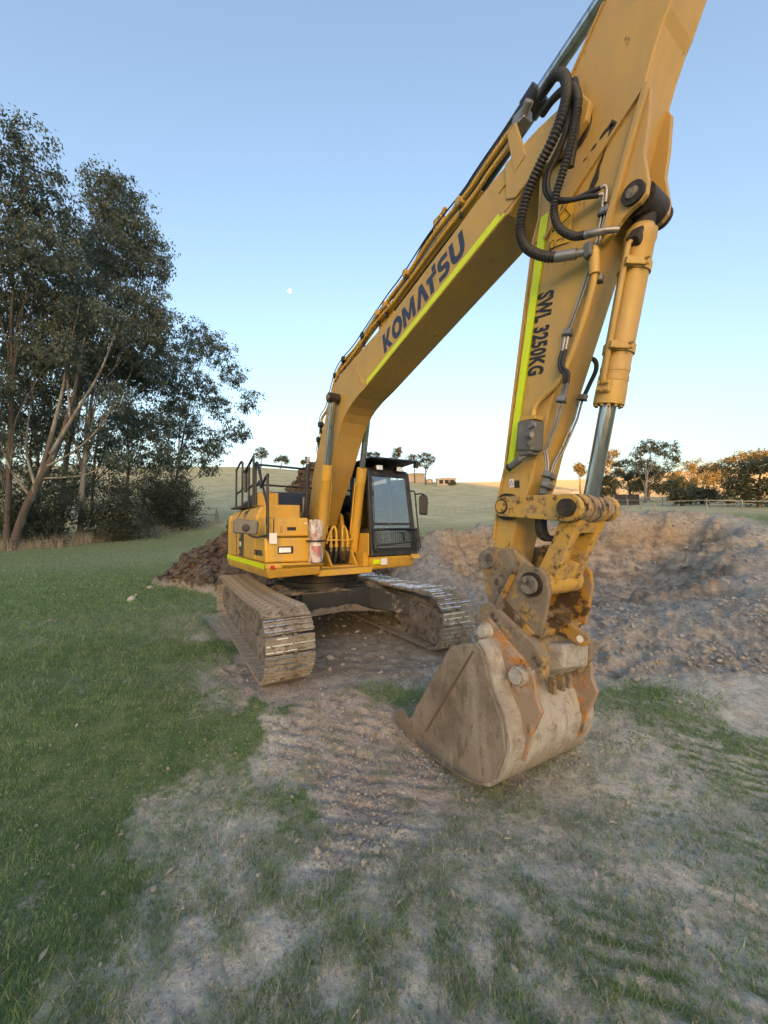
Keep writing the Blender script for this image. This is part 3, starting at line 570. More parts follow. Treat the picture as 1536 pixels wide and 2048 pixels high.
def mud_heap(name, x0, x1, y0, y1, zf, h, m, parent, n=26, seed=0, tr=TR):
    V = []; F = []
    for i in range(n):
        for j in range(n):
            u, v = i/(n-1), j/(n-1); x = x0+(x1-x0)*u; y = y0+(y1-y0)*v; e = min(1, 6*min(u, 1-u))*min(1, 6*min(v, 1-v))
            q = .5+.5*mnoise.noise(Vector((x*2.2, y*2.2, seed)))+.35*mnoise.noise(Vector((x*6, y*6, seed)))+.2*mnoise.noise(Vector((x*15, y*15, seed)))
            V.append((x, y, zf(x, y)+(h*q+.002)*e-.006*(1-e)))
    for i in range(n-1):
        for j in range(n-1): F.append([i*n+j, (i+1)*n+j, (i+1)*n+j+1, i*n+j+1])
    return MB().add(V, F).xf(tr).build(name, m, parent, smooth=50)
fl = lambda x, y: float(np.interp(y, [p[0] for p in Y], [p[1] for p in Y]))
mud_heap('mud', .79, .90, -.98, .6, fl, .10, 'track_mud', CB, 40, 3)
mud_heap('mud', .60, .80, -.9, .3, lambda x, y: .84, .07, 'track_mud', CB, 30, 5)
mud_heap('mud', -.3, .75, .60, 1.12, lambda x, y: .84-.35*max(0, y-.75), .16, 'track_mud', CB, 30, 8)
mud_heap('mud', -.3, .75, -1.12, -.60, lambda x, y: .84-.35*max(0, -y-.75), .16, 'track_mud', CB, 30, 9)
# --- swing ring
sr = MB().lathe((0, 0, .88), (0, 0, 1.2), [(0, .62), (.0, .70), (.09, .70), (.10, .665), (.16, .665), (.17, .72), (.24, .72), (.25, .60), (.32, .60)], 56).build('swing_ring', 'black_paint', EX, smooth=35)
bl = MB()
for i in range(44):
    a = 2*math.pi*i/44
    for z, r_ in ((.985, .672), (1.05, .725)): bl.obox((math.cos(a)*r_, math.sin(a)*r_, z), (math.cos(a)*r_, math.sin(a)*r_, z+.03), .05, .02, (math.cos(a), math.sin(a), 0))
bl.build('ring_bolts', 'rubber', sr)
# --- revolving frame and decks
fr = MB(); fr.box(-2.1, 1.18, -.56, .42, 1.16, 1.26); fr.box(-1.9, 1.08, -.60, -.50, 1.26, 1.50); fr.box(-1.9, 1.02, .34, .44, 1.26, 1.5)
FR = fr.build('revolving_frame', 'yellow', EX, bevel=.01)
dk = MB(); dk.hexa([(-1.50, -1.40, 1.19), (1.20, -1.36, 1.19), (1.24, -.58, 1.21), (-1.5, -.58, 1.19), (-1.52, -1.44, 1.34), (1.27, -1.42, 1.33), (1.30, -.58, 1.33), (-1.5, -.58, 1.34)])
dk.hexa([(-1.52, -1.44, 1.342), (1.27, -1.42, 1.332), (1.30, -.58, 1.332), (-1.5, -.58, 1.342), (-1.52, -1.44, 1.425), (1.26, -1.43, 1.415), (1.28, -.58, 1.40), (-1.5, -.58, 1.425)])
DK = dk.build('side_deck', 'yellow', EX, bevel=.018)
MB().hexa([(1.28, -1.20, 1.345), (1.36, -1.19, 1.385), (1.36, -.56, 1.375), (1.28, -.56, 1.335), (1.27, -1.21, 1.385), (1.36, -1.19, 1.40), (1.36, -.56, 1.39), (1.28, -.56, 1.39)]).build('front_step', 'yellow', DK, bevel=.006)
for x0, x1 in ((-1.44, .02), (.05, 1.18)): MB().hexa([(x0, -1.4485, 1.345), (x1, -1.436, 1.335), (x1, -1.43, 1.335), (x0, -1.44, 1.345), (x0, -1.4485, 1.42), (x1, -1.438, 1.41), (x1, -1.43, 1.41), (x0, -1.44, 1.42)]).build('reflective_strip', 'reflective', DK)
MB().cyl((1.27, -1.33, 1.36), (1.295, -1.33, 1.36), .032, n=16).build('marker_reflector', 'red_label', DK)
# lower front box with head lamp
bx1 = MB(); bx1.hexa([(-.1, -1.40, 1.425), (1.17, -1.40, 1.42), (1.20, -.62, 1.405), (-.1, -.62, 1.425), (-.1, -1.42, 1.79), (1.14, -1.41, 1.79), (1.16, -.62, 1.78), (-.1, -.62, 1.79)])
BX = bx1.build('tool_box', 'yellow', EX, bevel=.03, seg=3)
MB().hexa([(1.158, -1.22, 1.55), (1.168, -.98, 1.55), (1.19, -.98, 1.545), (1.18, -1.22, 1.545), (1.148, -1.22, 1.66), (1.156, -.98, 1.66), (1.178, -.98, 1.655), (1.168, -1.22, 1.655)]).build('lamp_recess', 'black_paint', BX, bevel=.01)
MB().hexa([(1.168, -1.20, 1.565), (1.178, -1.02, 1.565), (1.196, -1.02, 1.56), (1.186, -1.20, 1.56), (1.16, -1.20, 1.645), (1.168, -1.02, 1.645), (1.186, -1.02, 1.64), (1.176, -1.20, 1.64)]).build('head_lamp', 'lamp_glass', BX, bevel=.008)
# upper box and hood
b2 = MB(); b2.hexa([(-.1, -1.36, 1.80), (1.0, -1.36, 1.80), (1.02, -.66, 1.80), (-.1, -.66, 1.80), (-.1, -1.38, 2.12), (.96, -1.36, 2.11), (.98, -.66, 2.10), (-.1, -.66, 2.12)])
B2 = b2.build('fuel_tank', 'yellow', EX, bevel=.035, seg=3)
MB().box(.985, 1.012, -1.02, -.88, 1.90, 1.95).build('handle_recess', 'black_paint', B2)
MB().box(.982, 1.010, -1.13, -1.09, 1.86, 1.98).build('latch', 'yellow_link', B2, bevel=.006)
MB().box(.965, .995, -.74, -.69, 2.0, 2.02).build('sticker', 'white_label', B2)
MB().box(1.0, 1.018, -1.24, -1.232, 1.82, 2.09).build('panel_seam', 'black_paint', B2)
hd = MB(); prof = [(-1.42, 1.425), (-1.425, 1.85), (-1.405, 2.12), (-1.33, 2.27), (-1.2, 2.32), (-.66, 2.33), (-.66, 1.425)]
hd.prism(prof, -1.36, .62, ax=0); HD = hd.build('engine_hood', 'yellow', EX, bevel=.03, seg=3)
for x in (-.70, -.12): MB().prism([(-1.428, 1.44), (-1.434, 1.85), (-1.414, 2.12), (-1.338, 2.28), (-1.2, 2.325), (-1.2, 2.31), (-1.32, 2.26), (-1.40, 2.11), (-1.42, 1.85), (-1.42, 1.44)], x, x+.012, ax=0).build('panel_seam', 'black_paint', HD)
for i, (z0, z1, x0) in enumerate(((2.19, 2.255, -.38), (2.06, 2.17, -.40), (1.91, 2.04, -.42))):
    yy = lambda z: float(np.interp(z, [1.425, 1.85, 2.12, 2.27], [-1.42, -1.425, -1.405, -1.33]))-.004
    MB().hexa([(x0, yy(z0), z0), (x0+.26, yy(z0), z0), (x0+.26, yy(z0)+.02, z0), (x0, yy(z0)+.02, z0), (x0+.05, yy(z1), z1), (x0+.29, yy(z1), z1), (x0+.29, yy(z1)+.02, z1), (x0+.05, yy(z1)+.02, z1)]).build('vent', 'dark_vent', HD)
MB().hexa([(-.50, -1.4255, 1.45), (-.20, -1.4255, 1.45), (-.20, -1.41, 1.45), (-.50, -1.41, 1.45), (-.46, -1.429, 1.87), (-.16, -1.429, 1.87), (-.16, -1.41, 1.87), (-.46, -1.41, 1.87)]).build('model_plate', 'dark_vent', HD)
for tx, z, sz in (('PC', 1.77, .10), ('290', 1.62, .12), ('LC', 1.49, .09)): place_text('lettering', text_mesh(tx, sz, .85, .003), (-.44, -1.4305, z), (1, 0, 0), (0, 0, 1), 'decal_yellow' if tx != '290' else 'white_label', HD)
place_text('lettering', text_mesh('KOMATSU', .115, .82, .004), (.60, -1.4225, 1.52), (1, 0, 0), (0, 0, 1), 'navy_print', BX)
cw = MB(); arc = [(-1.37, -1.425), (-1.55, -1.41), (-1.85, -1.33), (-2.15, -1.15), (-2.4, -.85), (-2.55, -.45), (-2.6, 0)]
arc = arc+[(a, -b) for a, b in arc[-2::-1]]; cw.prism(arc+[(-1.37, 1.425)], 1.20, 2.22, ax=2); cw.build('counterweight', 'yellow', EX, bevel=.06, seg=3)
lh = MB(); lh.prism([(1.42, 1.30), (1.425, 2.0), (1.35, 2.25), (1.2, 2.32), (.45, 2.32), (.45, 1.30)], -1.36, -.62, ax=0); lh.build('left_hood', 'yellow', EX, bevel=.03)
ch = MB(); ch.box(-1.36, -.25, -.66, .45, 1.45, 2.18); ch.build('centre_hood', 'black_paint', EX, bevel=.02)
eh = MB(); eh.hexa([(-1.7, -1.0, 2.33), (-.35, -1.0, 2.33), (-.30, .8, 2.33), (-1.7, .8, 2.33), (-1.6, -.98, 2.66), (-.6, -.98, 2.66), (-.5, .20, 2.66), (-1.6, .20, 2.66)])
EH = eh.build('top_cover', 'navy_plastic', EX, bevel=.04, seg=3)
MB().box(-.36, -.22, -.5, .38, 2.2, 2.42).build('rear_panel', 'navy_plastic', EH, bevel=.02)
for k in range(3): MB().box(-.33, -.215, -.42+k*.19, -.30+k*.19, 2.33, 2.345).build('cover_slot', 'black_paint', EH)
MB().box(-.35, .02, -1.22, -.85, 2.33, 2.58).build('air_box', 'yellow', EX, bevel=.02)
MB().cyl((-1.15, -1.12, 2.40), (-.35, -1.12, 2.40), .10, n=18).build('muffler_cover', 'rubber', EX, smooth=40)
MB().box(-1.36, -.62, -1.40, -1.0, 2.325, 2.36).build('walkway', 'black_paint', EX)
# handrails
def rail(pts, r=.02, name='handrail', m='black_paint', parent=None, st=None): return MB().tube(pts, r, 8, st).build(name, m, parent or EX, smooth=60)
rail([(1.13, -1.36, 1.42), (1.12, -1.36, 2.10), (1.10, -1.36, 2.68), (1.05, -1.34, 2.74), (.85, -1.32, 2.72), (.56, -1.31, 2.60)], .022, st=40)
rail([(.56, -1.31, 2.60), (.40, -1.30, 2.72), (.30, -1.30, 2.66)], .02)
rail([(.30, -1.30, 2.98), (.42, -1.30, 2.86), (.72, -1.30, 2.50), (.96, -1.32, 2.26), (.97, -1.33, 2.02), (1.05, -1.345, 2.0), (1.11, -1.36, 2.02)], .02, st=40)
rail([(.10, -1.28, 2.33), (.10, -1.28, 3.02), (.32, -1.29, 3.0), (.52, -1.30, 2.74)], .022, st=26)
rail([(-.05, -1.28, 2.33), (-.05, -1.28, 3.14), (-.12, -1.28, 3.19), (-.5, -1.28, 3.08), (-.75, -1.28, 3.02)], .022, st=40)
rail([(-.05, -1.28, 2.72), (-.45, -1.28, 2.66)], .018)
rail([(-1.45, -1.28, 2.33), (-1.45, -1.28, 3.10), (-1.40, -1.28, 3.16), (-.95, -1.28, 3.25), (-.9, -1.28, 2.8), (-.94, -1.28, 2.7), (-1.42, -1.28, 2.66)], .02, st=44)
rail([(-.9, -1.28, 2.33), (-.9, -1.28, 3.24)], .02); rail([(-.38, -1.28, 2.33), (-.38, -1.28, 3.1)], .02)
rail([(.1, -1.27, 3.05), (.1, .42, 3.03)], .02); rail([(.1, -1.27, 2.70), (.1, .42, 2.68)], .018); rail([(.1, -.35, 2.33), (.1, -.35, 3.03)], .018)
MB().cyl((-.62, -1.28, 2.62), (-.62, -1.28, 2.98), .03, n=12).build('gate_strut', 'black_paint', EX, smooth=40); rail([(-.75, -1.28, 3.02), (-.62, -1.28, 2.98), (-.35, -1.28, 3.04)], .016)
# right mirror
rail([(1.13, -1.38, 1.83), (1.12, -1.52, 1.80), (1.09, -1.62, 1.84), (1.07, -1.66, 1.92)], .014, 'mirror_arm', st=16)
mr = MB(); mr.prism([(-.17, -.10), (.17, -.10), (.18, .08), (.15, .11), (-.14, .11), (-.18, .09)], -.035, .035)
mr.xf(Matrix.Translation((1.06, -1.66, 1.95)) @ Matrix.Rotation(R(63), 4, 'Z') @ Matrix.Rotation(R(6), 4, 'Y')); MR = mr.build('mirror', 'valve_grey', EX, bevel=.025, seg=3)
MB().lathe((1.08, -1.66, 1.94), (1.13, -1.68, 1.94), [(0, .06), (.03, .055), (.04, .03)], 16).build('mirror_mount', 'rubber', MR, smooth=40)
MB().hexa([(1.175, -1.35, 1.70), (1.18, -1.24, 1.70), (1.20, -1.24, 1.70), (1.195, -1.35, 1.70), (1.165, -1.35, 1.86), (1.17, -1.24, 1.86), (1.19, -1.24, 1.86), (1.185, -1.35, 1.86)]).build('safety_label', 'white_label', BX)
# --- boom cylinder feet, hoses and manifold in the middle
cc = MB(); cc.box(.25, .95, -.42, .42, 1.262, 1.29); cc.build('bracket_base', 'yellow', EX, bevel=.01)
for y in (-.42, -.24, .24, .42): MB().prism([(.35, 1.291), (.98, 1.291), (.78, 1.52), (.66, 1.56), (.52, 1.52)], y-.02, y+.02).build('cylinder_bracket', 'yellow', EX, bevel=.01)
for ya, yb in ((-.40, -.33), (.33, .40)): MB().prism([(-.35, 1.27), (.35, 1.27), (.25, 1.8), (.12, 2.18), (-.02, 2.26), (-.18, 2.18), (-.3, 1.7)], ya, yb).build('boom_mount', 'yellow', EX, bevel=.012)
MB().box(-.3, .1, -.33, .33, 1.29, 1.75).build('valve_block', 'black_paint', EX, bevel=.02)
for i, y in enumerate((-.17, -.07, .05, .15)):
    zt = 1.80+(.08 if i in (1, 2) else 0); c = -.31 if i < 2 else .31
    MB().tube([(.72, c*.72, 1.66), (.74, c*.55, 1.85-.02*i), (.76, (c*.5+y)/2, zt+.08), (.78, y, zt), (.79, y, 1.66)], .022, 8, 24).build('steel_pipe', 'yellow', EX, smooth=60)
    MB().cyl((.79, y, 1.66), (.79, y, 1.60), .034, n=10).build('pipe_fitting', 'yellow', EX, smooth=40)
    MB().cyl((.79, y, 1.60), (.78, y, 1.53), .024, n=10).build('hose_end', 'galvanised', EX, smooth=40)
    MB().tube([(.78, y, 1.53), (.76, y*1.05, 1.42), (.66, y*1.2, 1.31), (.4, y*1.3, 1.34), (.2, y, 1.45)], .030, 9, 22).build('hydraulic_hose', 'rubber', EX, smooth=60)
MB().box(.74, .82, -.26, -.02, 1.71, 1.74).build('pipe_clamp', 'yellow', EX, bevel=.006); MB().box(.74, .82, .0, .24, 1.71, 1.74).build('pipe_clamp', 'yellow', EX, bevel=.006)
# big hose loop beside the boom foot
MB().tube([(.35, -.42, 3.08), (.36, -.44, 2.86), (.36, -.44, 2.55), (.33, -.44, 2.25), (.26, -.46, 2.05), (.12, -.50, 2.0), (.02, -.58, 2.12), (-.05, -.62, 2.42)], .042, 10, 40).build('hydraulic_hose', 'rubber', EX, smooth=60)
MB().tube([(.25, -.46, 2.5), (.2, -.46, 2.2), (.1, -.50, 2.08), (-.05, -.56, 2.2), (-.1, -.6, 2.4)], .022, 8, 26).build('hydraulic_hose', 'galvanised', EX, smooth=60)
MB().tube([(.3, -.40, 2.6), (.18, -.42, 2.4), (.08, -.42, 2.15), (.06, -.42, 1.9)], .02, 8, 18).build('steel_pipe', 'yellow', EX, smooth=60)
MB().cyl((.35, -.42, 3.08), (.35, -.42, 3.22), .03, n=10).build('hose_end', 'galvanised', EX, smooth=40)
# --- cab
CAB = empty('cab', (0, 0, 0), EX)
MB().hexa([(-.55, .47, 1.19), (1.08, .45, 1.19), (1.03, 1.42, 1.20), (-.55, 1.44, 1.20), (-.55, .45, 1.43), (1.17, .43, 1.42), (1.12, 1.42, 1.43), (-.55, 1.44, 1.43)]).build('cab_floor', 'yellow', CAB, bevel=.05, seg=3)
MB().hexa([(1.06, 1.28, 1.36), (1.24, 1.27, 1.36), (1.22, 1.46, 1.37), (1.0, 1.46, 1.37), (1.08, 1.28, 1.45), (1.16, 1.27, 1.45), (1.14, 1.46, 1.45), (1.0, 1.46, 1.45)]).build('step_bracket', 'yellow', CAB, bevel=.012)
MB().box(1.135, 1.150, .46, .60, 1.30, 1.375).xf(Matrix.Identity(4)).build('reflective_patch', 'reflective', CAB)
MB().box(1.13, 1.149, .62, .75, 1.28, 1.39).build('safety_label', 'white_label', CAB)
MB().box(.7, 1.08, .405, .425, 1.45, 1.84).build('cab_skirt', 'yellow', CAB, bevel=.015)
# pillars: bottom (x,y,z) -> top
def pill(p0, p1, w, h, name='pillar'): return MB().obox(p0, p1, w, h, (1, 0, 0)).build(name, 'black_paint', CAB, bevel=.012)
FB, FT = (1.15, 1.42), (1.0, 2.98)           # front face x at bottom / top with its heights
def fx(z): return FB[0]+(FT[0]-FB[0])*(z-FB[1])/(FT[1]-FB[1])
for y0, y1 in ((.46, .48), (1.39, 1.30)): pill((fx(1.43)-.03, y0, 1.43), (fx(2.96)-.03, y1, 2.96), .085, .075)
for y0, y1 in ((.46, .48), (1.40, 1.31)): pill((-.45, y0, 1.43), (-.42, y1, 2.94), .07, .12); pill((.35, y0, 1.43), (.36, y1, 2.96), .06, .09)
MB().hexa([(fx(1.43)-.07, .43, 1.43), (fx(1.43)+.012, .43, 1.43), (fx(1.43)+.012, 1.43, 1.43), (fx(1.43)-.07, 1.43, 1.43), (fx(1.56)-.07, .43, 1.56), (fx(1.56)+.012, .43, 1.56), (fx(1.56)+.012, 1.425, 1.56), (fx(1.56)-.07, 1.425, 1.56)]).build('lower_front_rail', 'black_paint', CAB, bevel=.02)
MB().hexa([(fx(2.86)-.07, .44, 2.86), (fx(2.86)+.01, .44, 2.86), (fx(2.86)+.01, 1.34, 2.86), (fx(2.86)-.07, 1.34, 2.86), (fx(3.0)-.09, .45, 3.0), (fx(3.0)-.02, .45, 3.0), (fx(3.0)-.02, 1.33, 3.0), (fx(3.0)-.09, 1.33, 3.0)]).build('upper_front_rail', 'black_paint', CAB, bevel=.02)
MB().hexa([(-.5, .44, 2.93), (.93, .44, 2.96), (.93, 1.34, 2.96), (-.5, 1.36, 2.93), (-.46, .48, 3.04), (.90, .48, 3.05), (.90, 1.30, 3.05), (-.46, 1.32, 3.04)]).build('roof', 'black_paint', CAB, bevel=.03)
MB().hexa([(-.4, .30, 3.06), (1.26, .36, 3.14), (1.26, 1.40, 3.15), (-.4, 1.42, 3.06), (-.4, .34, 3.13), (1.22, .38, 3.175), (1.22, 1.39, 3.185), (-.4, 1.40, 3.13)]).build('visor', 'black_paint', CAB, bevel=.012)
MB().hexa([(1.16, 1.34, 3.05), (1.25, 1.33, 3.03), (1.25, 1.40, 3.03), (1.16, 1.40, 3.05), (1.16, 1.34, 3.15), (1.26, 1.33, 3.15), (1.26, 1.40, 3.15), (1.16, 1.40, 3.15)]).build('visor_end', 'black_paint', CAB, bevel=.01)
for y in (.66, 1.10):
    l = MB().hexa([(.97, y-.075, 2.97), (1.06, y-.075, 2.965), (1.06, y+.075, 2.965), (.97, y+.075, 2.97), (.97, y-.07, 3.07), (1.06, y-.07, 3.07), (1.06, y+.07, 3.07), (.97, y+.07, 3.07)]).build('work_lamp', 'black_paint', CAB, bevel=.015)
    MB().box(1.058, 1.07, y-.062, y+.062, 2.975, 3.06).build('lens', 'lamp_glass', l, bevel=.006)
def pane(name, P, th=.006):
    a = [Vector(p) for p in P]; n = (a[1]-a[0]).cross(a[3]-a[0]).normalized()*th
    return MB().hexa(a+[p+n for p in a]).build(name, 'cab_glass', CAB)
pane('windscreen', [(fx(2.02)-.02, .50, 2.02), (fx(2.02)-.02, 1.36, 2.02), (fx(2.87)-.02, 1.29, 2.87), (fx(2.87)-.02, .51, 2.87)])
pane('lower_windscreen', [(fx(1.56)-.025, .50, 1.56), (fx(1.56)-.025, 1.37, 1.56), (fx(1.98)-.025, 1.36, 1.98), (fx(1.98)-.025, .50, 1.98)])
MB().hexa([(fx(1.98)-.03, .49, 1.98), (fx(1.98)+.002, .49, 1.98), (fx(1.98)+.002, 1.37, 1.98), (fx(1.98)-.03, 1.37, 1.98), (fx(2.02)-.03, .49, 2.02), (fx(2.02)+.002, .49, 2.02), (fx(2.02)+.002, 1.37, 2.02), (fx(2.02)-.03, 1.37, 2.02)]).build('window_bar', 'black_paint', CAB)
pane('side_window', [(.40, .465, 1.90), (1.0, .465, 1.90), (.97, .475, 2.86), (.40, .475, 2.88)])
pane('side_window', [(-.38, .465, 1.95), (.31, .465, 1.95), (.31, .475, 2.86), (-.38, .475, 2.86)])
pane('side_window', [(.40, 1.405, 1.55), (1.02, 1.40, 1.55), (.96, 1.31, 2.86), (.40, 1.32, 2.88)])
pane('side_window', [(-.38, 1.405, 1.95), (.31, 1.405, 1.95), (.31, 1.32, 2.86), (-.38, 1.32, 2.86)])
pane('rear_window', [(-.47, .52, 2.0), (-.47, 1.36, 2.0), (-.44, 1.28, 2.85), (-.44, .52, 2.85)])
MB().box(-.46, .36, .455, .475, 1.43, 1.94).build('lower_panel', 'black_paint', CAB); MB().box(.36, 1.05, .44, .46, 1.84, 1.92).build('sill', 'black_paint', CAB); MB().box(-.46, 1.05, 1.40, 1.42, 1.43, 1.55).build('lower_panel', 'black_paint', CAB); MB().box(-.49, -.45, .5, 1.38, 1.43, 2.0).build('lower_panel', 'black_paint', CAB)
# cab interior
st = MB(); st.hexa([(-.15, .70, 1.85), (.38, .70, 1.85), (.38, 1.18, 1.85), (-.15, 1.18, 1.85), (-.15, .70, 1.97), (.40, .71, 1.99), (.40, 1.17, 1.99), (-.15, 1.18, 1.97)])
st.hexa([(-.18, .70, 1.97), (-.05, .70, 1.97), (-.05, 1.18, 1.97), (-.18, 1.18, 1.97), (-.34, .74, 2.62), (-.24, .74, 2.62), (-.24, 1.14, 2.62), (-.34, 1.14, 2.62)])
st.box(-.34, -.25, .82, 1.06, 2.64, 2.80); st.box(-.1, .35, .62, .68, 2.05, 2.15); st.box(-.1, .35, 1.2, 1.26, 2.05, 2.15); st.box(-.1, .3, .72, 1.16, 1.5, 1.85)
st.build('seat', 'seat_cloth', CAB, bevel=.04, seg=3)
MB().box(-.4, 1.02, .5, 1.38, 1.44, 1.47).build('floor_mat', 'cab_inner', CAB)
cn = MB(); cn.box(.55, .75, .5, .66, 1.47, 2.1); cn.box(.58, .70, .52, .60, 2.1, 2.32); cn.tube([(.7, .95, 1.47), (.62, .95, 1.75), (.6, .95, 1.95)], .02, 6); cn.tube([(.7, 1.05, 1.47), (.62, 1.05, 1.75), (.6, 1.05, 1.95)], .02, 6)
cn.build('console', 'cab_inner', CAB, bevel=.01)
rail([(fx(2.35)-.05, 1.33, 2.75), (fx(2.35)-.16, 1.27, 2.70), (fx(2.35)-.17, 1.28, 2.58), (fx(2.35)-.06, 1.34, 2.50)], .016, 'grab_handle', parent=CAB, st=20)
# lower guard: bar loop and mesh
gx = .075
rail([(fx(1.50)+gx, .50, 1.52), (fx(1.88)+gx, .49, 1.86), (fx(1.9)+gx, .54, 1.905), (fx(1.9)+gx, 1.34, 1.905), (fx(1.88)+gx, 1.40, 1.86), (fx(1.5)+gx, 1.40, 1.50)], .018, 'guard_bar', parent=CAB, st=60)
rail([(fx(1.62)+gx, .50, 1.62), (fx(1.62)+gx, 1.39, 1.68)], .014, 'guard_bar', parent=CAB); rail([(fx(1.52)+.02, .50, 1.52), (fx(1.52)+gx, .50, 1.52)], .014, 'guard_bar', parent=CAB)
rail([(fx(1.86)+gx+.02, 1.16, 1.87), (fx(1.86)+gx+.02, 1.22, 1.85), (fx(1.7)+gx+.02, 1.24, 1.70)], .018, 'guard_bar', parent=CAB)
gm = MB()
for i in range(21): y = .53+i*.042; gm.obox((fx(1.55)+gx, y, 1.53), (fx(1.86)+gx, y, 1.87), .006, .006)
for i in range(9): z = 1.54+i*.04; gm.obox((fx(z)+gx+.004, .51, z), (fx(z)+gx+.004, 1.39, z), .006, .006)
gm.build('guard_mesh', 'rubber', CAB)
rail([(fx(2.7)-.02, 1.35, 2.62), (fx(2.7)-.0, 1.44, 2.63), (fx(2.6), 1.47, 2.57), (fx(2.5)+.0, 1.50, 2.2), (fx(2.0)+.02, 1.50, 1.75), (fx(1.6)+.02, 1.50, 1.56), (fx(1.5)+.01, 1.42, 1.54)], .014, 'grab_rail', parent=CAB, st=40)
rail([(fx(2.6), 1.47, 2.57), (fx(2.6)+.04, 1.60, 2.58), (fx(2.6)+.05, 1.68, 2.54), (fx(2.6)+.05, 1.69, 2.42)], .015, 'mirror_arm', parent=CAB, st=20)
ml = MB(); ml.prism([(-.085, -.19), (.075, -.20), (.09, .12), (.06, .19), (-.05, .19), (-.085, .14)], -.03, .03)
ml.xf(Matrix.Translation((1.08, 1.64, 2.37)) @ Matrix.Rotation(R(68), 4, 'Z')); ML = ml.build('mirror', 'black_paint', CAB, bevel=.025, seg=3)
MB().lathe((1.08, 1.70, 2.40), (1.12, 1.72, 2.40), [(0, .05), (.03, .045), (.04, .02)], 14).build('mirror_mount', 'rubber', ML, smooth=40)
# wiper
rail([(fx(2.0)+.01, .52, 2.02), (fx(2.5)+.01, .53, 2.5), (fx(2.85)+.01, .54, 2.82)], .008, 'wiper', parent=CAB); MB().box(fx(2.55)-.01, fx(2.55)+.03, .47, .52, 2.50, 2.6).build('wiper_motor', 'black_paint', CAB, bevel=.01)
# --- boom
BT = [(-.14, 2.10), (-.02, 2.42), (.13, 2.95), (.38, 3.362), (.725, 3.913), (.95, 4.23), (1.06, 4.345), (1.25, 4.43), (1.70, 4.52), (2.724, 4.685), (3.95, 5.012), (4.335, 5.124), (4.61, 5.186), (4.85, 5.206), (5.05, 5.215)]
BLo = [(4.98, 4.875), (4.81, 4.79), (4.71, 4.725), (4.66, 4.73), (2.157, 3.978), (1.86, 3.905), (1.642, 3.828), (1.50, 3.75), (1.362, 3.643), (1.21, 3.47), (1.08, 3.288), (.90, 3.01), (.55, 2.55), (.30, 2.20), (.14, 1.98), (0, 1.93), (-.12, 1.98)]
BOOM = MB().prism(BT+BLo, -.24, .24).build('boom', 'yellow_arm', EX, bevel=.012)
nose = [(4.70, 5.19), (5.05, 5.215), (5.30, 5.20), (5.42, 5.14), (5.475, 5.03), (5.44, 4.92), (5.34, 4.85), (5.20, 4.84), (4.98, 4.86), (4.80, 4.80), (4.70, 4.86)]
for y0, y1 in ((-.262, -.205), (.205, .262)): MB().prism(nose, y0, y1).build('boom_nose', 'yellow_arm', BOOM, bevel=.01)
MB().cyl((5.33, -.285, 5.02), (5.33, .285, 5.02), .085, n=22).build('boom_pin', 'grease', BOOM, smooth=40)
MB().obox((1.72, -.243, 4.49), (2.10, -.243, 4.0), .03, .012, (0, 1, 0)).build('weld_seam', 'yellow_arm', BOOM)
MB().hexa([(4.52, -.246, 5.10), (4.60, -.246, 5.14), (4.60, -.238, 5.14), (4.52, -.238, 5.10), (4.62, -.246, 4.76), (4.78, -.246, 4.80), (4.78, -.238, 4.80), (4.62, -.238, 4.76)]).build('weld_plate', 'yellow_arm', BOOM)
MB().add([(2.163, -.2435, 3.992), (4.671, -.2435, 4.746), (4.656, -.2435, 4.822), (2.169, -.2435, 4.066)], [(0, 1, 2, 3)]).add([(2.163, -.2405, 3.992), (4.671, -.2405, 4.746), (4.656, -.2405, 4.822), (2.169, -.2405, 4.066)], [(3, 2, 1, 0)]).build('reflective_strip', 'reflective', BOOM)
# brand lettering: heavy slanted capitals with a crossbar-less A and a notched T
LET = {'K': [[(0, 0), (.26, 0), (.26, .36), (.55, 0), (.86, 0), (.50, .44), (.84, 1), (.54, 1), (.26, .56), (.26, 1), (0, 1)]],
 'M': [[(0, 0), (.25, 0), (.25, .56), (.46, .12), (.60, .12), (.80, .56), (.80, 0), (1.06, 0), (1.06, 1), (.80, 1), (.53, .44), (.26, 1), (0, 1)]],
 'A': [[(0, 0), (.27, 0), (.47, .62), (.66, 0), (.94, 0), (.60, 1), (.34, 1)]],
 'T': [[(.16, 0), (.42, 0), (.42, .62), (.72, .62), (.72, .84), (.0, .84), (.0, .62), (.16, .62)], [(.46, .88), (.72, .88), (.72, 1.12), (.46, 1.12)]],
 'U': [[(0, 1), (.26, 1), (.26, .38), (.32, .26), (.44, .24), (.56, .26), (.62, .38), (.62, 1), (.88, 1), (.88, .34), (.80, .12), (.64, .02), (.44, -.01), (.24, .02), (.08, .12), (0, .34)]],
 'S': [[(.02, .04), (.50, 0), (.68, .06), (.76, .20), (.76, .38), (.68, .52), (.54, .58), (.34, .60), (.27, .64), (.27, .74), (.34, .78), (.72, .76), (.72, .96), (.30, 1), (.12, .95), (.02, .82), (.02, .62), (.10, .48), (.24, .41), (.44, .39), (.50, .35), (.50, .26), (.44, .22), (.02, .25)]]}
def ring(n=20):
    o = [(.47+.48*math.cos(2*math.pi*i/n), .5+.52*math.sin(2*math.pi*i/n)) for i in range(n)]; q = [(.47+.20*math.cos(2*math.pi*i/n), .5+.26*math.sin(2*math.pi*i/n)) for i in range(n)]; return o, q
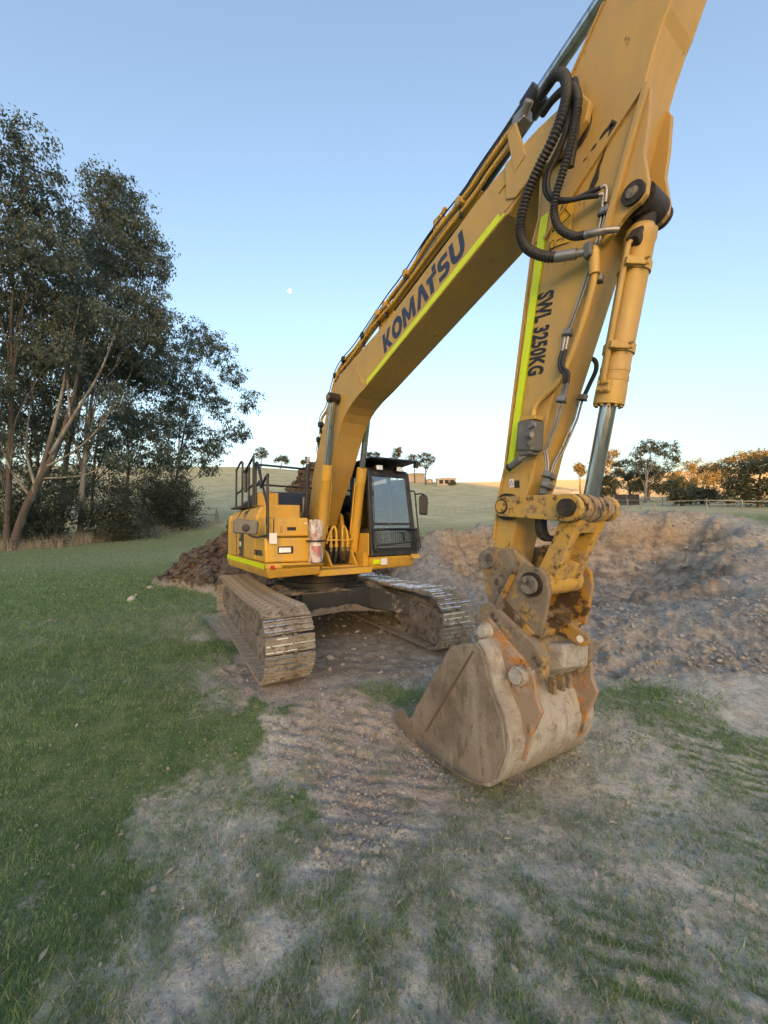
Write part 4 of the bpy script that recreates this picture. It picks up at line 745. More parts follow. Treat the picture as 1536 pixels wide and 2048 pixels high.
def brand(word, org, u, v, h, width, y, parent):
    adv = {'K': .92, 'O': 1.02, 'M': 1.16, 'A': .92, 'T': .80, 'S': .86, 'U': .95}; tot = sum(adv[c] for c in word); k = width/tot; x = 0
    u = Vector(u).normalized(); v = Vector(v); v = (v-u*v.dot(u)).normalized()
    for c in word:
        m = MB(); P = lambda a, b, yy: Vector(org)+u*((x+a)*k+b*h*.10)+v*(b*h)+Vector((0, yy, 0))
        if c == 'O':
            o, q = ring(); n = len(o); V = [P(a, b, -.0015) for a, b in o]+[P(a, b, -.0015) for a, b in q]+[P(a, b, .0015) for a, b in o]+[P(a, b, .0015) for a, b in q]
            m.add(V, [[i, (i+1) % n, n+(i+1) % n, n+i] for i in range(n)]+[[i, 2*n+i, 2*n+(i+1) % n, (i+1) % n] for i in range(n)])
        else:
            for poly in LET[c]:
                n = len(poly); m.add([P(a, b, -.0015) for a, b in poly]+[P(a, b, .0015) for a, b in poly], [list(range(n)), list(range(2*n-1, n-1, -1))]+[[i, (i+1) % n, (i+1) % n+n, i+n] for i in range(n)])
        m.build('letter', 'navy_print', parent); x += adv[c]
brand('KOMATSU', (2.645, -.2425, 4.262), (1.53, 0, .452), (-.1, 0, 1), .265, 1.62, -.2425, BOOM)
# boom cylinders
for s in (-1, 1):
    y = s*.325; p0 = Vector((.64, y, 1.42)); p1 = Vector((1.245, y*1.04, 4.05)); d = (p1-p0).normalized(); L = (p1-p0).length; tl = 1.60
    q = MB().lathe(p0, p1, [(.07, .05), (.09, .078), (.12, .084), (.46, .084), (.465, .088), (.49, .088), (.495, .084), (1.33, .084), (1.34, .089), (1.37, .089), (1.375, .086), (1.385, .086), (1.39, .092), (tl, .093), (tl+.001, .06)], 28)
    BC = q.build('boom_cylinder', 'yellow', EX, smooth=30)
    MB().cyl(p0+Vector((0, -.055*1, 0)), p0+Vector((0, .055, 0)), .085, n=20).build('foot_eye', 'grease', BC, smooth=40)
    MB().cyl(p0+d*tl, p1-d*.05, .054, n=20).build('rod', 'chrome', BC, smooth=40)
    MB().cyl(p1+Vector((0, -.09, 0)), p1+Vector((0, .09, 0)), .082, n=22).build('rod_eye', 'grease', BC, smooth=40)
    MB().cyl(p1+Vector((0, s*.05, 0)), p1+Vector((0, s*.115, 0)), .045, n=16).build('pin_head', 'steel_worn', BC, smooth=40)
    ax = Vector((0, 1, 0)); e = ax.cross(d)
    b = MB()
    for i in range(12):
        a = 2*math.pi*i/12; c = p0+d*(tl-.012)+(ax*math.cos(a)+e*math.sin(a))*.078; b.cyl(c, c+d*.03, .011, n=6)
    b.build('gland_bolts', 'yellow', BC)
    MB().tube([p0+d*.40+ax*s*(-.10)+e*.0, p0+d*.9-ax*s*.105, p0+d*1.30-ax*s*.105, p0+d*1.36-ax*s*.09], .014, 8).build('steel_pipe', 'yellow', BC, smooth=60)
# pipes along the boom
PA = [(0.245, 3.30), (.42, 3.66), (.44, 3.93), (.70, 4.06), (1.05, 4.52), (1.34, 4.66), (1.73, 4.72), (2.0, 4.80), (2.42, 4.93), (2.74, 5.02), (3.1, 5.10)]
PB = [(1.0, 4.40), (1.13, 4.50), (1.76, 4.66), (2.32, 4.82), (2.83, 4.90), (3.05, 4.96), (3.77, 5.15), (4.16, 5.23), (4.33, 5.28), (4.50, 5.34), (4.76, 5.39)]
PA2 = [(3.60, 5.27), (4.14, 5.36), (4.32, 5.42), (4.55, 5.49), (4.86, 5.57)]
MB().tube([(a, -.19, b) for a, b in PA+PA2], .024, 8, 90).build('steel_pipe', 'yellow', BOOM, smooth=60)
MB().tube([(a, -.20, b) for a, b in PB], .022, 8, 70).build('steel_pipe', 'yellow', BOOM, smooth=60)
MB().tube([(a, -.10, b+.02) for a, b in PA+PA2], .022, 8, 80).build('steel_pipe', 'yellow', BOOM, smooth=60)
MB().tube([(a, -.15, b-.005) for a, b in PB[:9]], .018, 8, 60).build('steel_pipe', 'yellow', BOOM, smooth=60)
MB().tube([(a-.05, -.205, b+.055) for a, b in PA+PA2], .008, 6, 90).build('thin_cable', 'rubber', BOOM, smooth=60)
MB().tube([(1.70, -.05, 4.95), (1.95, -.05, 5.03), (2.25, -.05, 5.12), (2.55, -.03, 5.17), (2.9, -.02, 5.26), (3.2, -.03, 5.44), (3.5, -.03, 5.57)], .02, 8, 50).build('hydraulic_hose', 'rubber', BOOM, smooth=60)
for a, b, y in ((1.05, 4.52, -.19), (1.36, 4.68, -.19), (2.0, 4.80, -.19), (2.42, 4.93, -.19), (2.62, 4.95, -.19), (3.1, 5.12, -.19), (4.08, 5.32, -.2), (.44, 3.82, -.21), (.36, 3.56, -.21)):
    MB().box(-.035, .035, -.05, .05, -.045, .045).xf(Matrix.Translation((a, y, b)) @ Matrix.Rotation(R(-18), 4, 'Y')).build('pipe_clamp', 'yellow_link' if a > 2 else 'black_paint', BOOM, bevel=.01)
    MB().box(-.012, .012, -.02, .02, -.16, -.03).xf(Matrix.Translation((a, y, b))).build('clamp_post', 'black_paint', BOOM)
MB().obox((.36, -.21, 3.56), (.52, -.2, 3.58), .03, .03).build('pipe_stay', 'black_paint', BOOM)
MB().tube([(.10, -.36, 3.26), (.17, -.36, 3.16), (.30, -.30, 3.12)], .03, 8, 10).build('hose_guide', 'valve_grey', BOOM, smooth=60)
MB().hexa([(4.80, -.270, 5.02), (4.93, -.270, 5.08), (4.93, -.24, 5.08), (4.80, -.24, 5.02), (4.74, -.270, 5.42), (4.83, -.270, 5.47), (4.83, -.24, 5.47), (4.74, -.24, 5.42)]).build('pipe_bracket', 'yellow_arm', BOOM, bevel=.008)
MB().obox((4.62, -.25, 4.99), (4.98, -.25, 5.13), .02, .012, (0, 1, 0)).build('bracket_rail', 'yellow_arm', BOOM)
cnn = MB(); cnn.box(4.78, 4.90, -.24, -.12, 5.47, 5.58); cnn.cyl((4.84, -.2, 5.5), (4.96, -.24, 5.56), .04, n=12); cnn.cyl((4.72, -.1, 5.6), (4.84, -.1, 5.68), .045, n=12); cnn.box(4.7, 4.78, -.15, -.05, 5.58, 5.68)
cnn.build('hose_manifold', 'galvanised', BOOM, bevel=.01)
cn2 = MB(); cn2.box(3.46, 3.60, -.06, .04, 5.48, 5.62); cn2.cyl((3.55, -.02, 5.60), (3.66, -.02, 5.66), .03, n=10); cn2.build('hose_manifold', 'yellow_link', BOOM, bevel=.01)
# arm cylinder above the boom
a0, a1 = Vector((2.5, 0, 4.97)), Vector((5.98, 0, 6.22)); d = (a1-a0).normalized()
AC = MB().lathe(a0, a1, [(0, .05), (.05, .10), (2.40, .10), (2.41, .112), (2.56, .112), (2.57, .06)], 26).build('arm_cylinder', 'black_paint', EX, smooth=30)
MB().cyl(a0+d*2.5, a1-d*.06, .062, n=20).build('rod', 'chrome', AC, smooth=40); MB().cyl(a1+Vector((0, -.1, 0)), a1+Vector((0, .1, 0)), .10, n=20).build('rod_eye', 'grease', AC, smooth=40)
MB().prism([(2.3, 4.55), (2.8, 4.68), (2.62, 5.03), (2.5, 5.09), (2.38, 5.03)], -.14, -.10).prism([(2.3, 4.55), (2.8, 4.68), (2.62, 5.03), (2.5, 5.09), (2.38, 5.03)], .10, .14).build('foot_bracket', 'yellow', AC, bevel=.01)
# --- arm
AB = [(5.72, 6.30), (5.562, 5.75), (5.285, 5.44), (5.13, 5.16), (5.03, 4.95), (4.992, 4.52), (4.93, 4.36), (4.785, 3.60), (4.656, 2.91), (4.575, 2.46), (4.492, 2.187), (4.425, 1.80), (4.36, 1.66), (4.37, 1.55), (4.45, 1.50)]
AF = [(4.56, 1.56), (4.60, 1.74), (4.665, 1.927), (4.83, 2.287), (4.905, 2.528), (4.98, 2.725), (5.04, 2.922), (5.405, 3.835), (5.508, 4.067), (5.602, 4.288), (5.80, 4.885), (5.853, 5.038), (5.914, 5.183), (5.955, 5.25), (6.175, 5.75), (6.31, 6.06), (6.25, 6.32), (6.0, 6.42)]
ARM = MB().prism(AB+AF, -.18, .18).build('arm', 'yellow_arm', EX, bevel=.012)
bpl = MB(); pl = AB[1:12]
for i in range(len(pl)-1):
    a, b = pl[i], pl[i+1]; bpl.hexa([(a[0]-.016, -.195, a[1]), (a[0]+.006, -.195, a[1]), (a[0]+.006, .195, a[1]), (a[0]-.016, .195, a[1]), (b[0]-.016, -.195, b[1]), (b[0]+.006, -.195, b[1]), (b[0]+.006, .195, b[1]), (b[0]-.016, .195, b[1])])
bpl.build('back_plate', 'yellow_arm', ARM)
dbl = [(5.80, 4.86), (5.30, 4.45), (5.02, 4.30), (4.97, 4.20), (4.93, 3.98), (5.08, 4.02), (5.40, 4.22), (5.58, 4.20), (5.64, 4.42)]
MB().prism([(5.80, 4.88), (5.70, 4.80), (5.02, 4.33), (4.935, 4.33), (4.975, 4.50), (5.02, 4.80), (5.05, 4.97), (5.14, 5.16), (5.55, 5.2), (5.72, 5.0)], -.1875, -.178).build('doubler_plate', 'yellow_arm', ARM)
gus = [(5.80, 4.90), (5.83, 4.82), (5.805, 4.58), (5.775, 4.41), (5.795, 4.21), (5.78, 4.13), (5.74, 4.10), (5.68, 4.09), (5.62, 4.06), (5.56, 4.0), (5.47, 3.97), (5.55, 4.25)]
for y0, y1 in ((-.178, -.135), (.135, .178)): MB().prism(gus, y0, y1).build('cylinder_lug', 'yellow_arm', ARM, bevel=.006)
MB().hexa([(5.80, -.215, 4.87), (5.83, -.215, 4.84), (5.83, -.18, 4.84), (5.80, -.18, 4.87), (5.50, -.225, 4.02), (5.545, -.225, 4.03), (5.545, -.18, 4.03), (5.50, -.18, 4.02)]).build('stiffener', 'yellow_arm', ARM, bevel=.004)
MB().obox((5.78, -.19, 4.84), (5.03, -.19, 4.30), .02, .035, (0, 1, 0)).build('weld_edge', 'yellow_arm', ARM)
MB().cyl((5.705, -.205, 4.18), (5.705, -.178, 4.18), .075, n=22).build('pin_collar', 'grease', ARM, smooth=40); MB().cyl((5.705, -.215, 4.18), (5.705, .2, 4.18), .038, n=16).build('cylinder_pin', 'steel_worn', ARM, smooth=40)
MB().cyl((5.705, .178, 4.18), (5.705, .215, 4.18), .085, n=22).build('pin_collar', 'grease', ARM, smooth=40)
# grease runs below the pivot
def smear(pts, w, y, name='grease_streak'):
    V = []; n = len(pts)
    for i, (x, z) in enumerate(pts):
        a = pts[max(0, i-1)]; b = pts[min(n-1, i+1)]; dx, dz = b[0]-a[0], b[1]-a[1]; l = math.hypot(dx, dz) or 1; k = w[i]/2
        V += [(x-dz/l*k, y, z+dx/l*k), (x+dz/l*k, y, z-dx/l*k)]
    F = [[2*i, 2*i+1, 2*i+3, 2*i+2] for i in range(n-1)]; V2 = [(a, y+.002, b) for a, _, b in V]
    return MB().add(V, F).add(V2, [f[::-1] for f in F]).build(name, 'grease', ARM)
rs = random.Random(4)
def jag(p0, p1, n, j): return [(p0[0]+(p1[0]-p0[0])*i/n+rs.uniform(-j, j), p0[1]+(p1[1]-p0[1])*i/n+rs.uniform(-j, j)) for i in range(n+1)]
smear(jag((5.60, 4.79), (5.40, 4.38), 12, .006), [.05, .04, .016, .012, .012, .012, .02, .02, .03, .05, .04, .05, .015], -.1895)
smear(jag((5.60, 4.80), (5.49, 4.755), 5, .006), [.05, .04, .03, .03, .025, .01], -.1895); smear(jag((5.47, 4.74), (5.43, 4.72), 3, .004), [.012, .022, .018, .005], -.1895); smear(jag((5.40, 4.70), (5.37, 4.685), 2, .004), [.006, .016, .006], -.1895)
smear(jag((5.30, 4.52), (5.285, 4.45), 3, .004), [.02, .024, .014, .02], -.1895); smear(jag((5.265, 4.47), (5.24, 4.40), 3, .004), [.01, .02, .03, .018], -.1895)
MB().lathe((5.28, -.20, 4.98), (5.28, -.187, 4.98), [(0, .16), (.012, .17)], 24).build('grease_shade_patch', 'grease', ARM)  # dark disc: grease plus the shade behind the hoses, put into one colour
MB().add([(5.002, -.1965, 4.503), (5.08, -.1965, 4.50), (4.651, -.1965, 2.41), (4.590, -.1965, 2.42)], [(0, 3, 2, 1)]).add([(5.002, -.1805, 4.503), (5.08, -.1805, 4.50), (4.651, -.1805, 2.41), (4.590, -.1805, 2.42)], [(0, 1, 2, 3)]).build('reflective_strip', 'reflective', ARM)
place_text('lettering', text_mesh('SWL 3250KG', .200, .56, .0085, .001, 1.08), (4.958, -.1825, 3.872), (-.111-.0, 0, -.585), (.575, 0, -.10), 'black_print', ARM)
# decals
MB().add([(5.12, -.1915, 4.50), (5.06, -.1915, 4.20), (5.25, -.1915, 4.14), (5.30, -.1915, 4.46)], [(0, 1, 2, 3)]).build('warning_decal', 'decal_yellow', ARM)
tri = MB()
for a, b in (((5.10, 4.31), (5.20, 4.47)), ((5.20, 4.47), (5.26, 4.34)), ((5.26, 4.34), (5.10, 4.31))): tri.obox((a[0], -.1925, a[1]), (b[0], -.1925, b[1]), .003, .010, (0, 1, 0))
for a, b in (((5.075, 4.235), (5.075, 4.165)), ((5.115, 4.24), (5.115, 4.175)), ((5.075, 4.235), (5.115, 4.24)), ((5.075, 4.165), (5.115, 4.175)), ((5.135, 4.21), (5.175, 4.215)), ((5.19, 4.245), (5.19, 4.18)), ((5.20, 4.245), (5.20, 4.18)), ((5.135, 4.21), (5.148, 4.222)), ((5.175, 4.215), (5.163, 4.203))): tri.obox((a[0], -.1925, a[1]), (b[0], -.1925, b[1]), .003, .005, (0, 1, 0))
tri.build('decal_print', 'black_print', ARM)
MB().box(4.61, 4.655, -.1835, -.181, 2.27, 2.345).build('safety_label', 'white_label', ARM); MB().box(4.665, 4.715, -.1835, -.181, 2.26, 2.325).build('safety_label', 'black_print', ARM)
tr2 = MB()
for a, b in (((4.617, 2.285), (4.634, 2.33)), ((4.634, 2.33), (4.650, 2.285)), ((4.65, 2.285), (4.617, 2.285))): tr2.obox((a[0], -.1845, a[1]), (b[0], -.1845, b[1]), .002, .005, (0, 1, 0))
for z in (2.285, 2.30): tr2.box(4.672, 4.708, -.1845, -.1836, z, z+.006)
tr2.build('label_print', 'black_print', ARM)
# bucket cylinder
b0, b1 = Vector((5.705, 0, 4.18)), Vector((5.222, 0, 2.055)); d = (b1-b0).normalized(); L = (b1-b0).length
BCY = MB().lathe(b0, b1, [(.10, .06), (.16, .085), (.17, .100), (.23, .104), (.25, .097), (1.10, .097), (1.11, .101), (1.14, .101), (1.145, .098), (1.17, .098), (1.175, .103), (1.21, .103), (1.215, .10), (1.28, .106), (1.38, .107), (1.381, .06)], 32).build('bucket_cylinder', 'yellow_arm', EX, smooth=30)
MB().cyl(b0+Vector((0, -.11, 0)), b0+Vector((0, .11, 0)), .105, n=24).build('base_eye', 'grease', BCY, smooth=40)
MB().cyl(b0+d*.0, b0+d*.2, .075, n=20).build('base_neck', 'grease', BCY, smooth=40)
MB().cyl(b0+d*1.36, b1-d*.06, .058, n=24).build('rod', 'chrome', BCY, smooth=40)
ax = Vector((0, -1, 0)); e = d.cross(ax)
for t in (.42, .98):
    c = b0+d*t; MB().lathe(c-d*.03, c+d*.03, [(0, .098), (.0, .108), (.06, .108), (.06, .098)], 28).build('clamp_band', 'yellow_arm', BCY, smooth=30)
    k = MB(); k.obox(c+ax*.04-e*.095, c+ax*.13-e*.02, .05, .04, d); k.obox(c+ax*.10-e*.04, c+ax*.155-e*.005, .07, .05, d)
    for q in (-.02, .02): k.cyl(c+ax*.07-e*.10+d*q, c+ax*.07-e*.135+d*q, .011, n=6)
    k.build('pipe_clamp', 'yellow_arm', BCY, bevel=.004)
MB().tube([b0+d*.25+ax*.11-e*.02, b0+d*.30+ax*.135, b0+d*.7+ax*.135, b0+d*1.22+ax*.135, b0+d*1.25+ax*.12], .020, 8).build('steel_pipe', 'yellow_arm', BCY, smooth=60)
MB().obox(b0+d*1.22+ax*.08, b0+d*1.31+ax*.08, .09, .10, e).build('port_block', 'yellow_arm', BCY, bevel=.012)
k = MB()
for i in range(4): k.cyl(b0+d*(1.24+.05*(i % 2))+ax*.12+e*(.02-.05*(i//2)), b0+d*(1.24+.05*(i % 2))+ax*.155+e*(.02-.05*(i//2)), .012, n=6)
for i in range(12):
    a = 2*math.pi*i/12; c = b0+d*1.375+(ax*math.cos(a)+e*math.sin(a))*.09; k.cyl(c, c+d*.025, .011, n=6)
k.build('gland_bolts', 'yellow_link', BCY)
MB().obox(b0+d*.20+ax*.06-e*.02, b0+d*.29+ax*.12-e*.02, .08, .08, e).build('port_block', 'grease', BCY, bevel=.012)
# --- hoses at the arm pivot
H1 = [(4.96, -.10, 5.66), (5.093, -.15, 5.636), (5.205, -.242, 5.523), (5.322, -.328, 5.335), (5.385, -.402, 5.112), (5.369, -.434, 4.935), (5.29, -.449, 4.786), (5.177, -.443, 4.69), (5.068, -.434, 4.579), (4.989, -.422, 4.436), (4.961, -.409, 4.301), (5.016, -.394, 4.145), (5.149, -.369, 4.01), (5.24, -.345, 3.96)]
H2 = [(4.983, -.1, 5.494), (5.142, -.2, 5.401), (5.31, -.3, 5.261), (5.403, -.34, 5.148), (5.452, -.38, 4.982), (5.426, -.38, 4.855), (5.374, -.38, 4.673), (5.308, -.37, 4.541), (5.249, -.36, 4.435), (5.219, -.345, 4.325), (5.247, -.33, 4.193), (5.342, -.315, 4.069), (5.43, -.305, 4.02)]
H3 = [(5.36, -.28, 5.15), (5.37, -.34, 5.02), (5.365, -.36, 4.905), (5.293, -.36, 4.794), (5.207, -.36, 4.708), (5.15, -.35, 4.63), (5.153, -.34, 4.526), (5.222, -.32, 4.422), (5.361, -.3, 4.347), (5.46, -.275, 4.337), (5.522, -.25, 4.331)]
H4 = [(5.34, -.28, 5.15), (5.371, -.35, 4.925), (5.271, -.354, 4.737), (5.2, -.359, 4.654), (5.179, -.351, 4.553), (5.218, -.339, 4.444), (5.334, -.319, 4.351), (5.428, -.284, 4.32), (5.506, -.25, 4.288)]
MB().tube(H1, .040, 12, 120, ribs=.026).build('corrugated_hose', 'rubber', EX); MB().tube(H2, .031, 12, 120, ribs=.022).build('corrugated_hose', 'rubber', EX)
MB().tube(H3, .018, 8, 60).build('hydraulic_hose', 'rubber', EX, smooth=60); MB().tube(H4, .018, 8, 60).build('hydraulic_hose', 'rubber', EX, smooth=60)
MB().tube([(5.36, -.26, 5.3), (5.40, -.30, 5.1), (5.40, -.33, 4.85), (5.33, -.30, 4.62)], .03, 8, 30).build('hydraulic_hose', 'rubber', EX, smooth=60)
MB().cyl((5.225, -.35, 3.965), (5.36, -.30, 3.925), .038, n=14).build('hose_end', 'galvanised', EX, smooth=40); MB().cyl((5.36, -.30, 3.925), (5.43, -.275, 3.91), .026, n=12).build('hose_end', 'galvanised', EX, smooth=40)
MB().box(5.41, 5.47, -.31, -.20, 3.855, 3.965).build('flange_block', 'valve_grey', ARM, bevel=.015)
MB().tube([(5.43, -.305, 4.02), (5.50, -.29, 4.0), (5.56, -.25, 3.992), (5.61, -.20, 3.985)], lambda t: .028-.008*t, 10, 12).build('hose_end', 'galvanised', EX, smooth=60)
MB().tube([(5.522, -.25, 4.331), (5.545, -.24, 4.335), (5.55, -.225, 4.31), (5.535, -.215, 4.23)], .014, 8, 10).build('hose_end', 'galvanised', EX, smooth=60); MB().tube([(5.506, -.25, 4.288), (5.525, -.235, 4.29), (5.52, -.22, 4.26), (5.505, -.21, 4.19)], .014, 8, 10).build('hose_end', 'galvanised', EX, smooth=60)
# arm-side plumbing
MB().tube([(5.46, -.25, 3.93), (5.468, -.25, 3.88), (5.457, -.24, 3.765), (5.415, -.225, 3.62), (5.289, -.215, 3.32), (5.17, -.21, 3.10), (5.12, -.21, 3.05), (4.98, -.22, 2.965), (4.923, -.23, 2.905), (4.911, -.24, 2.82)], .024, 10, 60).build('steel_pipe', 'yellow_arm', ARM, smooth=60)
MB().cyl((5.463, -.25, 3.90), (5.452, -.24, 3.74), .036, n=14).build('pipe_sleeve', 'yellow_arm', ARM, smooth=40)
for k in (0, .028):
    MB().tube([(5.51+k, -.20, 4.22), (5.457+k, -.2, 4.02), (5.404+k, -.2, 3.86), (5.342+k, -.2, 3.72), (5.20+k, -.2, 3.42)], .0085, 8).build('steel_pipe', 'galvanised', ARM, smooth=60)
    MB().cyl((5.195+k, -.2, 3.42), (5.170+k, -.21, 3.29), .014, n=10).build('hose_end', 'galvanised', ARM, smooth=40)
    MB().tube([(5.170+k, -.212, 3.29), (5.155+k, -.228, 3.21), (5.165+k, -.236, 3.14), (5.20+k, -.234, 3.09), (5.185+k, -.222, 3.02)], .0145, 8, 18).build('hydraulic_hose', 'rubber', ARM, smooth=60)
    MB().cyl((5.185+k, -.22, 3.02), (5.145+k, -.205, 2.925), .014, n=10).build('hose_end', 'galvanised', ARM, smooth=40)
    MB().tube([(5.14+k, -.2, 2.92), (5.075+k, -.2, 2.73), (4.98+k*.7, -.2, 2.53), (4.995+k*.7, -.2, 2.43), (4.983+k*.7, -.195, 2.34)], .0095, 8).build('steel_pipe', 'galvanised', ARM, smooth=60)
    MB().cyl((4.985+k, -.19, 2.34), (4.93+k, -.185, 2.19), .017, n=10).build('hose_end', 'galvanised', ARM, smooth=40)
    MB().tube([(4.93+k, -.185, 2.19), (4.90+k, -.19, 2.08), (4.88+k, -.18, 1.95), (4.875+k, -.155, 1.85), (4.905+k, -.10, 1.805), (4.96, -.03, 1.83)], .017, 8, 26).build('hydraulic_hose', 'rubber', ARM, smooth=60)
    MB().tube([(5.12+k*.3, .16, 3.36), (5.20+k*.3, .19, 3.30), (5.205+k*.3, .20, 3.22), (5.15+k*.3, .20, 3.12), (5.115+k*.3, .17, 3.02)], .015, 8, 16).build('hydraulic_hose', 'rubber', ARM, smooth=60)
    MB().tube([(5.11+k*.4, .12+k, 3.0), (5.06+k*.4, .11+k, 2.83), (4.96+k*.4, .06+k, 2.57), (4.945, -.02+k, 2.46), (4.935, -.07+k, 2.34)], .0095, 8).build('steel_pipe', 'galvanised', ARM, smooth=60)
    MB().cyl((4.945, -.08+k*1.2, 2.34), (4.905, -.10+k*1.2, 2.19), .017, n=10).build('hose_end', 'galvanised', ARM, smooth=40)
    MB().tube([(4.905, -.10+k*1.2, 2.19), (4.885, -.10+k*1.2, 2.05), (4.872, -.09+k*1.2, 1.9), (4.91, -.05, 1.825), (4.98, .02, 1.84)], .017, 8, 26).build('hydraulic_hose', 'rubber', ARM, smooth=60)
for p in ((5.52, -.2, 4.19), (5.46, -.2, 3.86-.16+.02), (5.215, -.2, 3.43), (5.15, -.2, 2.92), (5.0, -.19, 2.345), (4.985, -.19, 2.26), (4.95, -.07, 2.345), (4.93, -.08, 2.26), (5.13, .13, 3.0)):
    MB().box(-.034, .034, -.024, .024, -.022, .022).xf(Matrix.Translation(p) @ Matrix.Rotation(R(20), 4, 'Y')).build('pipe_clamp', 'galvanised', ARM, bevel=.008)
    MB().box(-.036, .036, -.02, .02, -.034, -.022).xf(Matrix.Translation(p) @ Matrix.Rotation(R(20), 4, 'Y')).build('clamp_base', 'rubber', ARM)
vb = MB(); vb.hexa([(4.80, -.33, 2.55), (4.95, -.33, 2.53), (4.97, -.19, 2.53), (4.80, -.19, 2.55), (4.82, -.33, 2.80), (4.97, -.33, 2.78), (4.985, -.19, 2.78), (4.82, -.19, 2.80)]); VB = vb.build('shutoff_valve', 'valve_grey', ARM, bevel=.016)
MB().hexa([(4.755, -.22, 2.57), (4.80, -.22, 2.57), (4.80, -.185, 2.57), (4.755, -.185, 2.57), (4.77, -.22, 2.79), (4.82, -.22, 2.79), (4.82, -.185, 2.79), (4.77, -.185, 2.79)]).build('valve_plate', 'yellow_arm', VB, bevel=.005)
MB().hexa([(4.83, -.31, 2.80), (4.98, -.31, 2.785), (4.98, -.2, 2.785), (4.83, -.2, 2.80), (4.835, -.31, 2.835), (4.985, -.31, 2.82), (4.985, -.2, 2.82), (4.835, -.2, 2.835)]).build('valve_flange', 'yellow_link', VB, bevel=.005)
MB().cyl((4.93, -.34, 2.66), (4.985, -.36, 2.65), .022, n=10).cyl((4.945, -.33, 2.72), (5.0, -.34, 2.73), .018, n=10).cyl((4.94, -.33, 2.60), (4.96, -.35, 2.58), .02, n=10).build('valve_fitting', 'galvanised', VB, smooth=40)
MB().cyl((4.79, -.225, 2.62), (4.775, -.24, 2.62), .014, n=6).cyl((4.795, -.225, 2.72), (4.78, -.24, 2.72), .014, n=6).build('valve_bolt', 'rubber', VB)
MB().box(4.82, 4.93, -.32, -.21, 2.505, 2.55).build('valve_outlet', 'valve_grey', VB, bevel=.01)
MB().tube([(4.88, -.28, 2.52), (4.85, -.29, 2.50), (4.79, -.29, 2.47)], .022, 10).build('hose_stub', 'galvanised', VB, smooth=50); MB().cyl((4.81, -.29, 2.48), (4.715, -.295, 2.435), .030, n=14).build('hose_end', 'valve_grey', VB, smooth=40); MB().cyl((4.715, -.295, 2.435), (4.69, -.297, 2.425), .033, n=14).build('dust_cap', 'rubber', VB, smooth=40)
# --- links
PA_, PB_, PC_, PD_ = (4.602, 2.097), (5.222, 2.055), (4.925, 1.453), (4.44, 1.62)
def bar2(a, b, ra, rb, y0, y1):
    dx, dz = b[0]-a[0], b[1]-a[1]; an = math.atan2(dz, dx); pts = []
    for i in range(9): t = an+math.pi/2+math.pi*i/8; pts.append((a[0]+ra*math.cos(t), a[1]+ra*math.sin(t)))
    for i in range(9): t = an-math.pi/2+math.pi*i/8; pts.append((b[0]+rb*math.cos(t), b[1]+rb*math.sin(t)))
    return MB().prism(pts, y0, y1)
for s in (-1, 1):
    lk = bar2(PA_, PB_, .088, .105, min(s*.235, s*.285), max(s*.235, s*.285)).build('guide_link', 'yellow_link', EX, bevel=.008)
    MB().cyl((PA_[0], s*.235, PA_[1]), (PA_[0], s*.302, PA_[1]), .052, n=22).build('link_pin', 'yellow_link', lk, smooth=40)
    MB().cyl((PA_[0], s*.284, PA_[1]), (PA_[0], s*.292, PA_[1]), .066, n=22).build('link_washer', 'rubber', lk, smooth=40)
    MB().cyl((PB_[0], s*.285, PB_[1]), (PB_[0], s*.325, PB_[1]), .068, n=22).build('link_pin', 'grease', lk, smooth=40)
    MB().cyl((PA_[0], s*.18, PA_[1]), (PA_[0], s*.234, PA_[1]), .12, n=24).build('pin_boss', 'grease', lk, smooth=40)
row = MB()
for y0, y1, r_ in ((-.234, -.20, .100), (-.19, -.115, .108), (-.075, .075, .112), (.115, .19, .108), (.20, .234, .10)): row.lathe((PB_[0], y0, PB_[1]), (PB_[0], y1, PB_[1]), [(0, r_*.7), (0, r_*.93), (.012, r_), (y1-y0-.012, r_), (y1-y0, r_*.93), (y1-y0, r_*.7)], 26)
row.cyl((PB_[0], -.28, PB_[1]), (PB_[0], .28, PB_[1]), .07, n=20).build('pin_sleeves', 'link_worn', EX, smooth=30)
hl = MB()
dx, dz = PC_[0]-PB_[0], PC_[1]-PB_[1]; l = math.hypot(dx, dz); ux, uz = dx/l, dz/l; nx, nz = -uz, ux
def LP(t, o): return (PB_[0]+ux*t+nx*o, PB_[1]+uz*t+nz*o)
for s in (-1, 1): hl.prism([LP(.05, -.085), LP(.05, .085), LP(.30, .075), LP(l-.10, .09), LP(l-.02, .10), LP(l+.02, -.10), LP(l-.12, -.085), LP(.30, -.07)], min(s*.115, s*.19), max(s*.115, s*.19))
hl.prism([LP(.09, -.07), LP(.09, .07), LP(.19, .065), LP(.19, -.065)], -.12, .12); hl.prism([LP(l-.20, -.07), LP(l-.20, .07), LP(l-.03, .08), LP(l-.03, -.08)], -.12, .12)
HL = hl.build('bucket_link', 'yellow_link', EX, bevel=.012)
MB().cyl((PC_[0], -.235, PC_[1]), (PC_[0], .235, PC_[1]), .105, n=26).build('link_eye', 'yellow_link', HL, smooth=35)
MB().box(LP(.06, 0)[0]-.04, LP(.06, 0)[0]+.0, -.215, -.19, LP(.06, 0)[1]-.05, LP(.06, 0)[1]).build('keeper_bolt', 'galvanised', HL)
